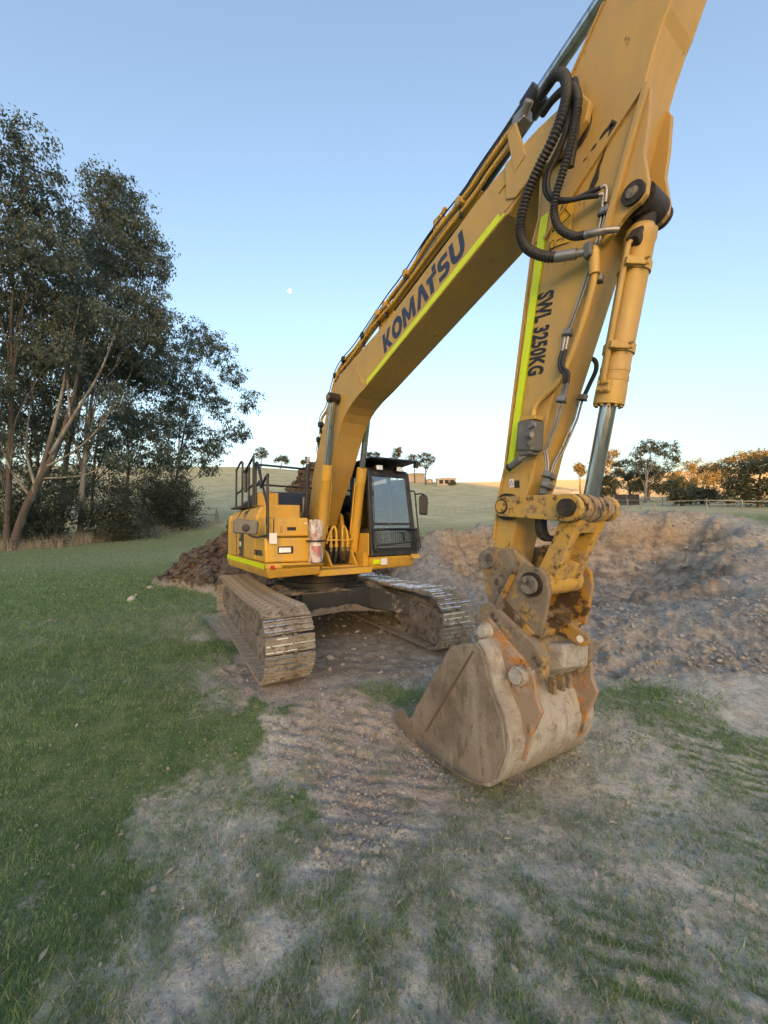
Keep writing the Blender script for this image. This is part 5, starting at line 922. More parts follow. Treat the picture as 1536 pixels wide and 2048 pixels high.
# --- quick hitch
HT = empty('quick_hitch', (0, 0, 0), EX)
for s in (-1, 1):
    Yr = lambda a, b: (min(s*a, s*b), max(s*a, s*b))
    MB().prism([(4.345, 1.54), (4.36, 1.68), (4.43, 1.735), (4.52, 1.72), (4.70, 1.73), (4.88, 1.58), (4.70, 1.30), (4.56, 1.19), (4.42, 1.22)], *Yr(.21, .28)).build('cheek_plate', 'hitch', HT, bevel=.01)
    ear = MB().prism([(4.74, 1.50), (4.78, 1.56), (4.90, 1.60), (5.0, 1.585), (5.06, 1.52), (5.075, 1.40), (5.0, 1.06), (4.90, 1.04), (4.56, 1.205), (4.62, 1.28)], *Yr(.282, .325)).build('hitch_ear', 'hitch_inner' if s > 0 else 'hitch', HT, bevel=.012)
    MB().prism([(4.71, 1.48), (4.76, 1.56), (4.80, 1.57), (4.66, 1.29), (4.95, 1.07), (4.9, 1.04), (4.54, 1.205)], *Yr(.327, .355)).build('hitch_flange', 'hitch_inner', HT, bevel=.008)
    MB().cyl((PC_[0], s*.24, PC_[1]), (PC_[0], s*.385, PC_[1]), .072, n=24).build('hitch_pin', 'steel_worn', HT, smooth=40); MB().cyl((PC_[0], s*.325, PC_[1]), (PC_[0], s*.35, PC_[1]), .098, n=24).build('pin_collar', 'grease', HT, smooth=40)
    MB().cyl((PD_[0]-.005, s*.2, PD_[1]), (PD_[0]-.005, s*.325, PD_[1]), .082, n=24).build('hitch_pin', 'steel_worn', HT, smooth=40)
MB().hexa([(4.40, -.21, 1.20), (4.58, -.28, 1.17), (4.58, .28, 1.17), (4.40, .21, 1.20), (4.40, -.21, 1.26), (4.62, -.28, 1.24), (4.62, .28, 1.24), (4.40, .21, 1.26)]).hexa([(4.57, -.28, 1.165), (4.96, -.28, 1.03), (4.96, .28, 1.03), (4.57, .28, 1.165), (4.60, -.28, 1.23), (4.98, -.28, 1.08), (4.98, .28, 1.08), (4.60, .28, 1.23)]).build('base_plate', 'hitch_inner', HT, bevel=.008)
MB().prism([(4.72, 1.64), (4.80, 1.76), (4.90, 1.72), (4.80, 1.50), (4.70, 1.4)], .0, .14).build('hose_guard', 'hitch_inner', HT, bevel=.01)
lg = bar2((4.93, 1.09), (5.13, 1.02), .07, .06, -.02, .03).build('lifting_lug', 'hitch_inner', HT, bevel=.01); MB().cyl((5.13, -.024, 1.02), (5.13, .034, 1.02), .028, n=18).build('lug_hole', 'white_label', lg, smooth=40)
lh = MB(); lh.prism([(4.36, 1.12), (4.42, 1.22), (4.52, 1.25), (4.64, 1.20), (4.95, 1.02), (5.06, .92), (5.05, .78), (4.95, .64), (4.82, .60), (4.70, .68), (4.58, .82), (4.44, .90), (4.36, .98)], -.385, -.30); lh.build('hitch_cheek', 'hitch', HT, bevel=.02)
MB().prism([(4.36, 1.12), (4.42, 1.22), (4.52, 1.25), (4.64, 1.20), (4.95, 1.02), (5.06, .92), (5.05, .78), (4.95, .64), (4.82, .60), (4.70, .68), (4.58, .82), (4.44, .90), (4.36, .98)], .24, .325).build('hitch_cheek', 'hitch', HT, bevel=.02)
MB().prism([(4.36, 1.10), (4.50, 1.22), (4.64, 1.16), (4.92, .99), (4.96, .82), (4.86, .66), (4.70, .74), (4.58, .86), (4.40, .96)], -.299, .239).build('lower_hitch', 'hitch', HT, bevel=.02)
MB().hexa([(4.88, -.16, .68), (5.07, -.16, .80), (5.05, .23, .74), (4.86, .23, .62), (4.84, -.16, .95), (5.09, -.16, .99), (5.07, .23, .95), (4.82, .23, .90)]).build('wedge_block', 'bucket_back', HT, bevel=.03)
for k in (-.10, .02, .12): MB().box(4.88, 4.95, k, k+.04, .53, .66).build('latch_claw', 'hitch', HT, bevel=.015)
MB().cyl((4.70, -.1, 1.0), (4.78, .12, 1.10), .09, n=14).build('tilt_knuckle', 'hitch', HT, bevel=.02)
# --- bucket
BK = empty('bucket', (0, 0, 0), EX); y0, y1 = -.65, .57
T4 = Matrix.Translation((0, y0, 0)) @ Matrix.Rotation(R(-2.2), 4, 'X') @ Matrix.Translation((0, -y0, 0))
back = [(4.573, .955), (4.633, .916), (4.69, .76), (4.73, .64), (4.78, .535), (4.833, .471), (4.868, .354), (4.878, .27), (4.872, .205), (4.836, .096), (4.779, -.034), (4.70, -.105), (4.606, -.141), (4.451, -.185), (4.28, -.204), (4.099, -.211), (3.811, -.22), (3.482, -.23)]
sidep = [(4.27, .852)]+back+[(3.43, -.19), (3.42, -.129), (3.43, -.04), (3.486, .01), (3.56, .02), (3.66, -.03), (3.72, .03), (3.80, .16)]
for ya, yb in ((y0, y0+.03), (y1-.03, y1)): MB().prism(sidep, ya, yb).xf(T4).build('side_plate', 'bucket_side', BK, bevel=.008)
sh = MB(); inn = off(back, .028); prof = back+inn[::-1]; sh.prism(prof, y0+.031, y1-.031).xf(T4).build('shell', 'bucket_back', BK, smooth=30)
MB().prism([(4.27, .852), (4.573, .955), (4.585, .90), (4.50, .80), (4.34, .78)], y0+.031, y1-.031).xf(T4).build('top_beam', 'bucket_side', BK, bevel=.008)
MB().prism([(3.42, -.16), (3.70, -.19), (3.95, -.198), (3.95, -.17), (3.70, -.15), (3.44, -.125)], y0+.03, y1-.03).xf(T4).build('cutting_edge', 'steel_worn', BK, bevel=.005)
MB().obox((4.555, y0-.001, .88), (3.955, y0-.001, -.02), .012, .02, (0, 1, 0)).xf(T4).build('weld_bead', 'weld', BK)
for t in ((.62, 4.746), (.385, 4.870), (.08, 4.835)): MB().obox((t[1], y0+.04, t[0]), (t[1], y1-.04, t[0]), .012, .014).xf(T4).build('weld_bead', 'weld', BK)
earp = [(4.397, .987), (4.454, 1.096), (4.542, 1.13), (4.639, 1.056), (4.742, .973), (4.886, .875), (4.976, .809), (5.0, .731), (5.002, .63), (5.05, .527), (5.009, .426), (4.952, .313), (4.85, .33), (4.76, .50), (4.68, .66), (4.60, .86), (4.466, .90)]
for i, yc in enumerate((-.425, .345)):
    er = MB().prism(earp, yc-.025, yc+.025).xf(T4).build('bucket_ear', 'orange_paint', BK, bevel=.008)
    tail = MB().prism([(5.05, .53), (4.952, .313), (4.90, .10), (4.84, .08), (4.84, .33), (4.95, .54)], yc-.012, yc+.012).xf(T4).build('ear_tail', 'orange_paint', er, bevel=.004)
    for (px, pz), r_ in (((4.52, 1.02), .055), ((4.865, .745), .060)):
        if i == 0: MB().lathe((px, yc-.10, pz), (px, yc-.02, pz), [(0, r_*.7), (0, r_*.88), (.008, r_), (.035, r_), (.037, r_*1.22), (.05, r_*1.28), (.08, r_*1.3)], 22).xf(T4).build('ear_pin', 'bucket_back', er, smooth=35)
        else: MB().cyl((px, yc-.03, pz), (px, yc+.03, pz), .035, n=18).xf(T4).build('ear_pin', 'white_label', er, smooth=35)

# --- fire extinguisher in its plastic bag, strapped to the front of the tool box
FE = empty('fire_extinguisher', (1.30, -.66, 1.40)); tag(FE, 'red fire extinguisher wrapped in a clear plastic bag, strapped on the excavator front step', 'extinguisher')
def fe(m): return m.xf(Matrix.Translation((-1.30, .66, -1.40)))
fe(MB().lathe((1.29, -.66, 1.41), (1.29, -.66, 2.0), [(0, .06), (.01, .078), (.36, .078), (.42, .05), (.45, .028), (.50, .028)], 24)).build('cylinder', 'extinguisher_red', FE, smooth=40)
fe(MB().lathe((1.29, -.66, 1.66), (1.29, -.66, 1.80), [(0, .0785), (.0, .0795), (.09, .0795), (.09, .0785)], 24)).build('paper_label', 'white_label', FE, smooth=40)
fe(MB().box(1.27, 1.36, -.69, -.63, 1.88, 1.92)).build('valve_head', 'black_paint', FE, bevel=.008)
bagm = MB(); V = []; F = []; nn, mm = 26, 20
for j in range(mm):
    t = j/(mm-1); z = 1.405+.655*t
    rw = float(np.interp(t, [0, .05, .3, .5, .6, .8, .92, 1.], [.115, .118, .105, .082, .10, .115, .105, .10])); rd = float(np.interp(t, [0, .3, .5, .7, .9, 1.], [.10, .10, .085, .095, .05, .012]))
    for i in range(nn):
        a = 2*math.pi*i/nn; q = 1+.10*mnoise.noise(Vector((math.cos(a)*2, math.sin(a)*2, t*7)))+.05*mnoise.noise(Vector((math.cos(a)*6, math.sin(a)*6, t*16)))
        V.append((1.29+rd*math.cos(a)*q, -.66+rw*math.sin(a)*q, z+.012*math.sin(a*3+1)*t))
for j in range(mm-1): F += [[j*nn+i, j*nn+(i+1) % nn, (j+1)*nn+(i+1) % nn, (j+1)*nn+i] for i in range(nn)]
F.append(list(range((mm-1)*nn, mm*nn)))
fe(bagm.add(V, F)).build('plastic_bag', 'plastic_bag', FE, smooth=60)
fe(MB().lathe((1.29, -.66, 1.715), (1.29, -.66, 1.75), [(0, .10), (0, .108), (.03, .108), (.03, .10)], 28)).build('strap', 'rubber', FE, smooth=40); fe(MB().box(1.24, 1.30, -.80, -.76, 1.715, 1.745).box(1.24, 1.30, -.56, -.50, 1.715, 1.745)).build('strap_end', 'rubber', FE)
fe(MB().box(1.18, 1.37, -.75, -.57, 1.392, 1.408)).build('bracket_foot', 'rubber', FE)

# ------------------------------------------------------------------ trees
def leaves_mesh(lobes, n, ls, seed, droop=.75, clump=.5):
    """quads scattered in little sprays through each lobe (x,y,z,rx,rz)"""
    g = np.random.default_rng(seed); w = np.array([l[3]*l[3]*l[4] for l in lobes])**.75; w = w/w.sum(); Vs = []
    for L, k in zip(lobes, np.maximum(30, (w*n)).astype(int)):
        ns = max(6, int(k/26)); u = g.normal(size=(ns, 3)); u /= np.linalg.norm(u, axis=1)[:, None]; rad = g.uniform(.25, 1., ns)**.5
        c = np.array(L[:3])+u*rad[:, None]*np.array([L[3], L[3], L[4]])*(1+.18*g.normal(size=(ns, 1)))
        i = g.integers(0, ns, k); sz = clump*(.6+.8*g.random(ns))[i]
        P = c[i]+g.normal(size=(k, 3))*np.array([1, 1, .75])*sz[:, None]*.55
        d = g.normal(size=(k, 3))*.55; d[:, 2] -= droop; d /= np.linalg.norm(d, axis=1)[:, None]
        a = np.cross(d, g.normal(size=(k, 3))); a /= np.linalg.norm(a, axis=1)[:, None]
        l = ls*g.uniform(.7, 1.4, k); wd = l*g.uniform(.28, .5, k)
        q = np.stack([P, P+d*l[:, None]*.45+a*wd[:, None]*.5, P+d*l[:, None], P+d*l[:, None]*.45-a*wd[:, None]*.5], 1); Vs.append(q.reshape(-1, 3))
    V = np.vstack(Vs); return fast_mesh('crown', V, np.arange(len(V)).reshape(-1, 4))
def tree(name, label, cat, group, base, lobes, r0, leaf, ls, n, seed, bark='bark', lean=0., forks=.35, twigs=2, clump=.5, droop=.75):
    rs = random.Random(seed); bx, by, bz = gsd(*base); L = []
    for s, d, z, rx, rz in lobes: x, y = from_sd(s, d); L.append((x-bx, y-by, z-bz, rx, rz))
    T = empty(name, (bx, by, bz)); tag(T, label, cat, group)
    top = max(L, key=lambda q: q[2]); cx = sum(q[0] for q in L)/len(L); cy = sum(q[1] for q in L)/len(L)
    zt = top[2]; m = MB(); tp = []
    for i in range(9):
        t = i/8; k = t**1.5; tp.append(Vector((cx*k*.6+top[0]*k*t*.4+rs.uniform(-.25, .25)*t*r0*4, cy*k*.6+top[1]*k*t*.4+rs.uniform(-.25, .25)*t*r0*4, -.3+(zt*.92+.3)*t)))
    rad = lambda t: r0*(1.12-t)**.9*(1+.5*max(0, .06-t)/.06*.6)
    m.tube(tp, rad, 9, 26)
    for lx, ly, lz, rx, rz in L:
        t0 = max(.12, min(.8, (lz/zt)*rs.uniform(.30, .62))); i = t0*8; j = min(7, int(i)); p = tp[j].lerp(tp[j+1], i-j); e = Vector((lx, ly, lz-.2*rz)); h = (e-p).length
        mid = p.lerp(e, .5)+Vector((rs.uniform(-.10, .10)*h, rs.uniform(-.10, .10)*h, rs.uniform(-.02, .10)*h)); rb = rad(t0)*rs.uniform(.34, .52)
        m.tube([p, p.lerp(mid, .5)+Vector((0, 0, .03*h)), mid, e], lambda t: rb*(1.05-.85*t), 6, 10)
        for k in range(twigs):
            f = e+Vector((rs.uniform(-.8, .8)*rx, rs.uniform(-.8, .8)*rx, rs.uniform(-.3, .9)*rz)); q = mid.lerp(e, rs.uniform(.1, .9)); m.tube([q, q.lerp(f, .5)+Vector((0, 0, .08*(f-q).length)), f], lambda t: rb*.4*(1.05-.9*t), 5, 5)
    m.build('trunk', bark, T, smooth=60); me = leaves_mesh(L, n, ls, seed, droop, clump); link_mesh('crown', me, leaf, T); return T
GA=(-24.45,25);A=[(-24.6,23.4,26.6,3.1,2.4),(-23.0,25.2,24.6,2.6,1.9),(-26.2,24.1,22.6,3.6,2.9),(-22.7,25.5,21.7,2.3,1.6),(-24.3,25.9,19.4,3.6,2.3),(-21.4,23.0,19.4,2.3,1.5),(-26.9,22.2,16.2,2.9,2.3),(-23.0,27.0,15.2,2.9,1.6),(-25.6,23.7,11.6,2.6,1.9),(-21.0,24.1,13.6,1.6,1.3)]
GB=(-27.77,33);B=[(-25.6,35.1,33.1,2.1,1.6),(-23.3,32.8,31.0,2.8,2.1),(-25.2,35.2,28.9,3.2,1.9),(-22.0,32.9,28.0,2.1,1.7),(-20.5,33.4,25.0,1.5,2.1),(-22.6,31.2,25.0,2.6,1.9),(-26.5,33.7,25.9,2.6,1.7),(-20.1,33.8,27.1,1.1,1.3)]
GC=(-23.69,30);C_=[(-25.2,30.2,19.8,3.5,2.3),(-22.1,31.5,20.6,3.1,2.3),(-19.6,30.8,20.2,2.3,1.9),(-26.4,27.3,16.3,3.1,2.3),(-22.9,31.8,16.7,3.5,2.3),(-19.4,30.4,16.7,2.3,2.3),(-17.8,29.4,18.2,1.6,1.6),(-24.5,27.4,13.2,2.7,1.8)]
GD=(-23.07,42);D=[(-21.4,43.5,24.2,2.1,1.6),(-19.0,41.9,22.0,2.3,1.7),(-23.1,43.0,21.5,2.2,2.2),(-17.1,43.2,19.6,1.6,1.5),(-21.2,43.1,18.2,2.5,1.9),(-15.2,43.1,16.6,1.3,1.4),(-17.9,41.7,15.5,1.6,1.4),(-23.1,43.5,14.4,2.5,2.2),(-16.2,41.8,12.8,1.9,1.2),(-20.1,43.9,12.2,2.2,1.6),(-23.9,43.7,10.6,2.2,1.9),(-18.7,41.0,9.5,1.2,2.2)]
GE=(-24.22,36);E_=[(-24.2,33.6,15.9,3.3,2.1),(-20.9,34.7,15.9,2.3,2.1),(-26.1,38.6,12.6,2.8,1.9),(-22.4,35.7,12.1,2.6,1.9),(-20.0,36.5,14.9,1.9,1.9),(-25.1,34.9,9.3,2.8,1.6),(-21.4,36.0,8.9,2.1,1.4)]
GF=(-26.66,29);F_=[(-27.8,28.3,11.7,3.0,1.9),(-25.5,28.3,9.8,2.3,1.5),(-28.6,29.5,7.9,3.0,1.7),(-23.6,29.3,9.8,1.9,1.3),(-26.3,31.1,6.0,2.6,1.3)]
GR = 'gum trees along the left fence'
tree('gum_tree', 'tall dark gum tree cut off by the left edge of the picture', 'tree', GR, GA, A, .17, 'gum_leaf', .25, 36000, 11, clump=.42)
tree('gum_tree', 'tallest gum crown rising behind the others left of the moon', 'tree', GR, GB, B, .22, 'gum_leaf', .26, 26000, 12, 'bark_pale', clump=.42)
tree('gum_tree', 'broad dense gum tree with pale limbs in the middle of the left grove', 'tree', GR, GC, C_, .20, 'gum_leaf', .26, 31000, 13, 'bark_pale', clump=.42)
tree('gum_tree', 'slender open gum tree at the right end of the grove', 'tree', GR, GD, D, .14, 'gum_leaf', .27, 21000, 14, clump=.42)
tree('gum_tree', 'lower gum tree filling the grove beneath the broad crown', 'tree', GR, GE, E_, .14, 'gum_leaf', .26, 20000, 15, clump=.42)
tree('gum_tree', 'low leafy gum at the far left under the tall tree', 'tree', GR, GF, F_, .15, 'gum_leaf', .25, 12000, 16)
BACK = []
for px, py, rr in ((-60, 560, 90), (20, 620, 80), (110, 600, 70), (-40, 720, 90), (60, 740, 80), (150, 720, 70), (230, 700, 60), (290, 740, 50), (-60, 840, 90), (30, 850, 80), (120, 830, 70), (200, 800, 60), (270, 830, 55), (330, 850, 40)): BACK.append(((px-768)/770*50, 50+random.uniform(-2, 2), 1.9+(1059-py)/770*50, rr/770*50, rr*.75/770*50))
tree('gum_tree', 'dark mass of gum foliage at the back of the left grove', 'tree', GR, (-45.0, 50), BACK[:7], .22, 'gum_leaf', .42, 9000, 17, clump=.8)
tree('gum_tree', 'shaded gum tree filling the gaps behind the pale limbs', 'tree', GR, (-38.0, 50), BACK[7:], .20, 'gum_leaf', .42, 8500, 18, clump=.8)
# leaning trunk with pale bare limbs in front of the grove
def leaning():
    bx, by, bz = gsd(-24.0, 25.0); T = empty('leaning_gum', (bx, by, bz)); tag(T, 'gum tree with a thick leaning brown trunk and bare pale branches at far left', 'tree', GR); m = MB()
    def w(s, d, z): x, y = from_sd(s, d); return Vector((x-bx, y-by, z-bz))
    m.tube([w(-24.2, 25, bz-.4), w(-23.4, 25, 3.2), w(-22.4, 25, 5.4), w(-21.5, 25.2, 7.6), w(-20.6, 25.2, 10.8), w(-20.0, 25.3, 15.0)], lambda t: .25*(1.1-t)**.8, 10, 30)
    p = MB()
    for P, r in (([(-22.6, 25, 5.0), (-21.9, 25.2, 8.5), (-21.2, 25.2, 12.0), (-20.9, 25.4, 16.5)], .16), ([(-21.8, 25, 7.0), (-20.2, 25, 9.8), (-18.9, 25.3, 12.6), (-17.9, 25.5, 16.0)], .13), ([(-22.0, 25, 6.2), (-20.0, 24.8, 7.2), (-18.2, 24.6, 8.8), (-17.2, 24.5, 10.5)], .08), ([(-23.0, 25, 4.2), (-24.2, 24.8, 6.0), (-25.0, 24.6, 8.5)], .09), ([(-22.7, 25, 4.8), (-23.4, 25, 7.5), (-23.3, 25.3, 12)], .09), ([(-20.6, 25, 9.4), (-21.0, 25.2, 13), (-20.4, 25.3, 17.5)], .08), ([(-22.4, 25, 5.4), (-19.6, 25, 5.6), (-17.6, 25, 6.6)], .06)):
        p.tube([w(*q) for q in P], lambda t: r*(1.05-.8*t), 7, 14)
    m.build('trunk', 'bark', T, smooth=60); p.build('limbs', 'bark_pale', T, smooth=60)
    L = [(-21.0, 25.5, 16.8, 1.6, 1.2), (-18.0, 25.5, 16.2, 1.4, 1.0), (-17.2, 24.5, 10.8, 1.0, .8), (-25.0, 24.6, 8.8, 1.2, .9), (-17.4, 25, 6.8, .9, .6)]; Q = []
    for s, d, z, a, b in L: q = w(s, d, z); Q.append((q.x, q.y, q.z, a, b))
    link_mesh('crown', leaves_mesh(Q, 5000, .20, 77), 'gum_leaf', T)
leaning()
BU = 'shrubs under the gum trees'
for i, (s, d, h, r, lab) in enumerate(((-23.8, 27.5, 4.2, 2.6, 'dark leafy shrub beside the leaning trunk'), (-20.6, 30.5, 4.4, 2.6, 'dense dark shrub in the middle of the undergrowth'), (-22.5, 36.5, 6.0, 3.2, 'shrub deep in the shade between the gum trunks'), (-20.6, 38, 4.6, 2.4, 'low dark shrub near the yellow peg'), (-25.0, 44.0, 6.0, 2.6, 'thicket of upright stems at the end of the grove'), (-27.5, 27.5, 4.8, 3.2, 'dark shrub at the left picture edge'), (-28.6, 36, 8.5, 4.6, 'tall shadowed shrub behind the leftmost trunks'), (-27.2, 44, 9.5, 5.0, 'tall shrub at the back of the grove'))):
    x, y, z = gsd(s, d); L = [(s+random.uniform(-.5, .5)*r, d+random.uniform(-.4, .4)*r, z+h*random.uniform(.2, .75), r*.62, h*.36) for _ in range(6)]
    tree('shrub', lab, 'shrub', BU, (s, d), L, .09, 'bush_leaf', .18, 9500, 40+i, twigs=3, droop=.1, clump=.45)
# far trees
FT_ = {'crest1':(-59.34,185,[(-59.3,185.5,40.6,2.4,1.9),(-60.3,186.5,38.7,2.9,1.9),(-58.1,185.9,38.7,2.2,1.9)]),
'crest2':(-51.32,190,[(-52.8,191.0,36.9,1.7,1.5),(-49.6,190.5,37.7,2.2,1.5),(-48.6,189.4,36.2,1.5,1.2)]),
'crest0':(-41.28,195,[(-41.0,195.3,36.6,.8,.8)]),
'crest3':(-5.38,180,[(-7.7,181.8,37.7,3.3,.9),(-3.0,181.1,37.4,2.3,.9)]),
'crest4':(6.31,180,[(6.3,180.2,37.9,2.8,1.9),(7.5,180.5,39.5,2.1,1.4),(5.1,179.4,36.3,1.9,1.4)]),
'crest5':(13.69,170,[(13.2,171.1,33.7,2.6,1.8),(14.8,170.2,31.5,1.8,1.8)]),
'crest6':(18.0,165,[(18.0,164.1,33.0,3.4,1.9),(20.1,163.7,31.3,2.6,1.9),(16.5,165.9,30.8,2.1,1.7),(19.3,166.3,29.1,2.1,1.1)]),
'r0':(61.4,120,[(61.4,120.5,21.1,1.4,1.4),(62.0,119.9,19.5,1.1,1.1)]),
'r1':(66.76,115,[(67.8,113.9,23.9,2.5,1.3),(66.0,114.4,21.5,2.2,1.5),(69.0,115.7,21.2,2.2,1.5),(66.3,115.9,18.9,1.9,1.3),(69.3,113.9,18.2,2.1,1.3)]),
'r2':(47.64,70,[(48.8,70.3,16.8,2.0,1.1),(50.6,68.8,15.9,2.2,1.5),(47.0,70.3,15.9,1.3,1.3),(52.5,69.7,14.1,1.3,1.3),(48.4,70.9,13.6,2.0,1.5),(51.5,71.0,12.3,1.8,1.1),(46.5,70.0,13.6,1.1,1.1)]),
'r3':(50.04,78,[(49.3,79.1,15.0,1.8,.9),(48.8,77.5,12.9,2.0,1.4),(50.9,77.0,11.9,2.0,1.6),(47.8,78.2,10.9,1.4,1.0),(51.4,77.2,9.9,1.4,1.0)]),
'r4':(41.68,68,[(39.5,67.6,10.2,1.2,1.1),(38.6,67.9,8.4,.9,.9),(40.4,68.1,8.4,.9,.7)]),
'r5':(59.95,80,[(59.4,79.4,10.6,1.5,1.0),(60.5,79.5,9.6,.9,.8),(58.4,80.5,9.6,1.0,.8)]),
'r6':(102.48,130,[(103.0,129.4,22.8,2.7,2.4),(105.9,131.3,21.1,2.4,2.4),(100.8,131.3,19.5,2.7,2.0),(98.3,129.7,17.8,2.4,1.7),(104.2,129.9,17.8,2.4,1.7)]),
'r7':(119.45,140,[(118.5,140.1,23.5,2.5,1.8),(122.2,140.4,22.6,2.5,2.2),(124.9,140.3,21.7,2.2,1.8),(120.4,140.2,19.9,3.3,1.8),(124.0,140.4,18.1,2.5,1.5)]),
'r8':(42.64,55,[(42.6,55.5,6.7,.9,.7),(43.4,55.0,6.1,.9,.6),(41.9,54.9,6.1,.6,.6)]),
'r9':(47.98,58,[(47.6,58.3,7.5,1.1,.7),(49.0,57.6,7.1,1.1,.8),(48.2,57.6,6.3,1.5,.7),(46.9,58.4,6.3,.8,.5)]),
'r10':(46.88,48,[(45.0,48.0,9.0,1.9,1.0),(47.5,48.1,9.6,2.2,1.2),(50.0,46.7,8.7,2.2,1.4),(44.1,47.8,7.1,1.7,1.2),(46.9,48.2,7.1,2.5,1.2),(50.0,46.8,6.5,2.1,1.2),(43.8,48.2,5.6,1.5,.9),(46.2,48.2,5.3,1.4,.7),(49.4,47.0,5.0,1.9,.9)]),
'r12':(51.0,74,[(49.6,74,12.2,1.9,1.3),(52.0,73.5,11.6,1.9,1.3),(50.6,74.5,10.2,2.4,1.2),(53.6,74,9.8,1.6,1.0),(48.2,74,9.6,1.5,1.0)]),
'r13':(93.0,108,[(91.0,108,17.5,2.3,1.8),(94.5,108,18.6,2.4,1.8),(97.0,107,16.8,2.3,1.7),(92.5,109,15.0,2.6,1.5)]),
'r14':(66.0,84,[(64.5,84,12.2,1.7,1.2),(67.0,83.5,11.4,1.8,1.2),(65.5,84,10.2,2.2,1.0)]),
'r11':(89.08,95,[(87.8,95.3,18.4,2.2,1.0),(91.5,94.9,19.3,3.0,1.1),(95.2,95.5,19.7,2.5,1.2)])}
FL = {'crest1': 'lone round-headed tree on the hill crest above the excavator handrail', 'crest2': 'small spreading tree on the crest right of the lone tree', 'crest0': 'tiny sapling on the crest just left of the boom', 'crest3': 'flat crown showing just above the cab visor beside the boom cylinder', 'crest4': 'tufted sunlit tree behind the middle of the cab roof', 'crest5': 'thin grey tree at the right end of the cab visor', 'crest6': 'rounded sunlit orange tree right of the cab by the shed',
 'r0': 'small orange tree left of the bucket cylinder rod', 'r1': 'sunlit orange tree right behind the bucket cylinder rod', 'r2': 'tallest gum tree on the right with a pale forked trunk', 'r3': 'dark dense tree left of the tallest gum on the right', 'r4': 'low grey green tree beside the cylinder rod above the white fence', 'r5': 'small dark round tree right of the tallest gum', 'r6': 'sunlit orange tree between the tallest gum and the picture edge', 'r7': 'row crown of glowing orange gum far behind the small trees', 'r8': 'small olive green tree standing alone in the right paddock', 'r9': 'wider olive tree right of the small one in the paddock', 'r10': 'big dark spreading tree at the right picture edge', 'r12': 'grey olive tree standing low in front of the tallest gum trunk', 'r13': 'mid brown tree crown left of the big dark edge tree', 'r14': 'round olive crown just right of the tallest gum', 'r11': 'pale brown crown rising behind the dark tree at the right edge'}
for i, (k, (s, d, L)) in enumerate(FT_.items()):
    near = d < 90; n = int((2600 if near else 1500)*(len(L)/5+.4)*(1.7 if k == 'r10' else 1)); ls = .36 if near else .62
    tree('paddock_tree', FL[k], 'tree', 'trees across the far paddocks', (s, d), L, .26 if near else .30, 'olive_leaf' if k in ('r3', 'r4', 'r5', 'r8', 'r9', 'r10', 'r12', 'r14') else 'far_leaf', ls, n, 100+i, 'bark_pale' if k in ('r2', 'r1', 'r6') else 'bark', clump=.5 if near else .75, droop=.3, twigs=2)
x, y, z = gsd(29.3, 165); tree('crest_bush', 'small round bush beside the second shed on the crest', 'bush', None, (29.0, 164.5), [(29.0, 164.3, z+1.2, 1.5, .9), (30.2, 164.3, z+1.0, 1.0, .7)], .1, 'far_leaf', .5, 500, 140, twigs=1)

# ------------------------------------------------------------------ fences, sheds, small things
def fence(name, label, cat, pts, step, h, r, m, wires=(), rails=(), jitter=.15, group=None, square=False, wm='wire'):
    """posts along a polyline of (s,d), each post its own part"""
    P = [];
    for i in range(len(pts)-1):
        a, b = pts[i], pts[i+1]; L = math.dist(a, b); n = max(1, round(L/step))
        for k in range(n+(i == len(pts)-2)): P.append((a[0]+(b[0]-a[0])*k/n, a[1]+(b[1]-a[1])*k/n))
    x0, y0, z0 = gsd(*P[0]); T = empty(name, (x0, y0, z0)); tag(T, label, cat, group); W = []
    for s, d in P:
        x, y, z = gsd(s, d); hh = h*random.uniform(1-jitter, 1+jitter*.4); tx, ty = random.uniform(-.04, .04), random.uniform(-.04, .04); p = Vector((x-x0, y-y0, z-z0)); q = p+Vector((tx, ty, hh)); W.append((p, q))
        (MB().cyl(p-Vector((0, 0, .2)), q, r, r*.92, n=7) if not square else MB().obox(p-Vector((0, 0, .2)), q, r*2, r*2, (1, 0, 0))).build('post', m, T)
    for f in wires:
        w = MB()
        for i in range(len(W)-1): w.cyl(W[i][0].lerp(W[i][1], f), W[i+1][0].lerp(W[i+1][1], f), .004 if r < .05 else .007, n=3, caps=False)
        w.build('wire', wm, T)
    for f, rr in rails:
        for i in range(len(W)-1): MB().obox(W[i][0].lerp(W[i][1], f), W[i+1][0].lerp(W[i+1][1], f), rr*.6, rr*2).build('rail', m, T)
    return T
fence('wire_fence', 'rusty steel post and wire fence in front of the gum trees', 'fence', [(-24.5, 23.0), (-22.2, 25.0), (-21.0, 30.5), (-20.4, 37.0), (-19.6, 45.5)], 3.4, 1.15, .022, 'steel_post', wires=(.25, .5, .75, .95))
fence('strainer_fence', 'timber strainer posts with a crossbar at the end of the gum grove', 'fence', [(-23.3, 46.0), (-20.1, 46.0)], 3.2, 1.75, .09, 'timber', rails=((.55, .06),), wires=(.3, .8))
fence('mesh_fence', 'wire mesh fence running behind the excavator hood below the hill', 'fence', [(-20.0, 46.2), (-9.5, 47.0)], 3.0, 1.5, .03, 'steel_post', wires=(.1, .25, .4, .55, .7, .85, .98))
fence('paddock_fence', 'pale post fence at the foot of the hill behind the dam', 'fence', [(8.0, 68), (18, 72), (28, 76), (40, 92)], 1.35, 1.05, .035, 'timber', wires=(.4, .8), jitter=.3)
fence('paddock_fence', 'pale post fence climbing the orange hillside beside the arm', 'fence', [(42, 96), (62, 122)], 1.9, 1.2, .05, 'white_rail', wires=(.4, .8), jitter=.3)
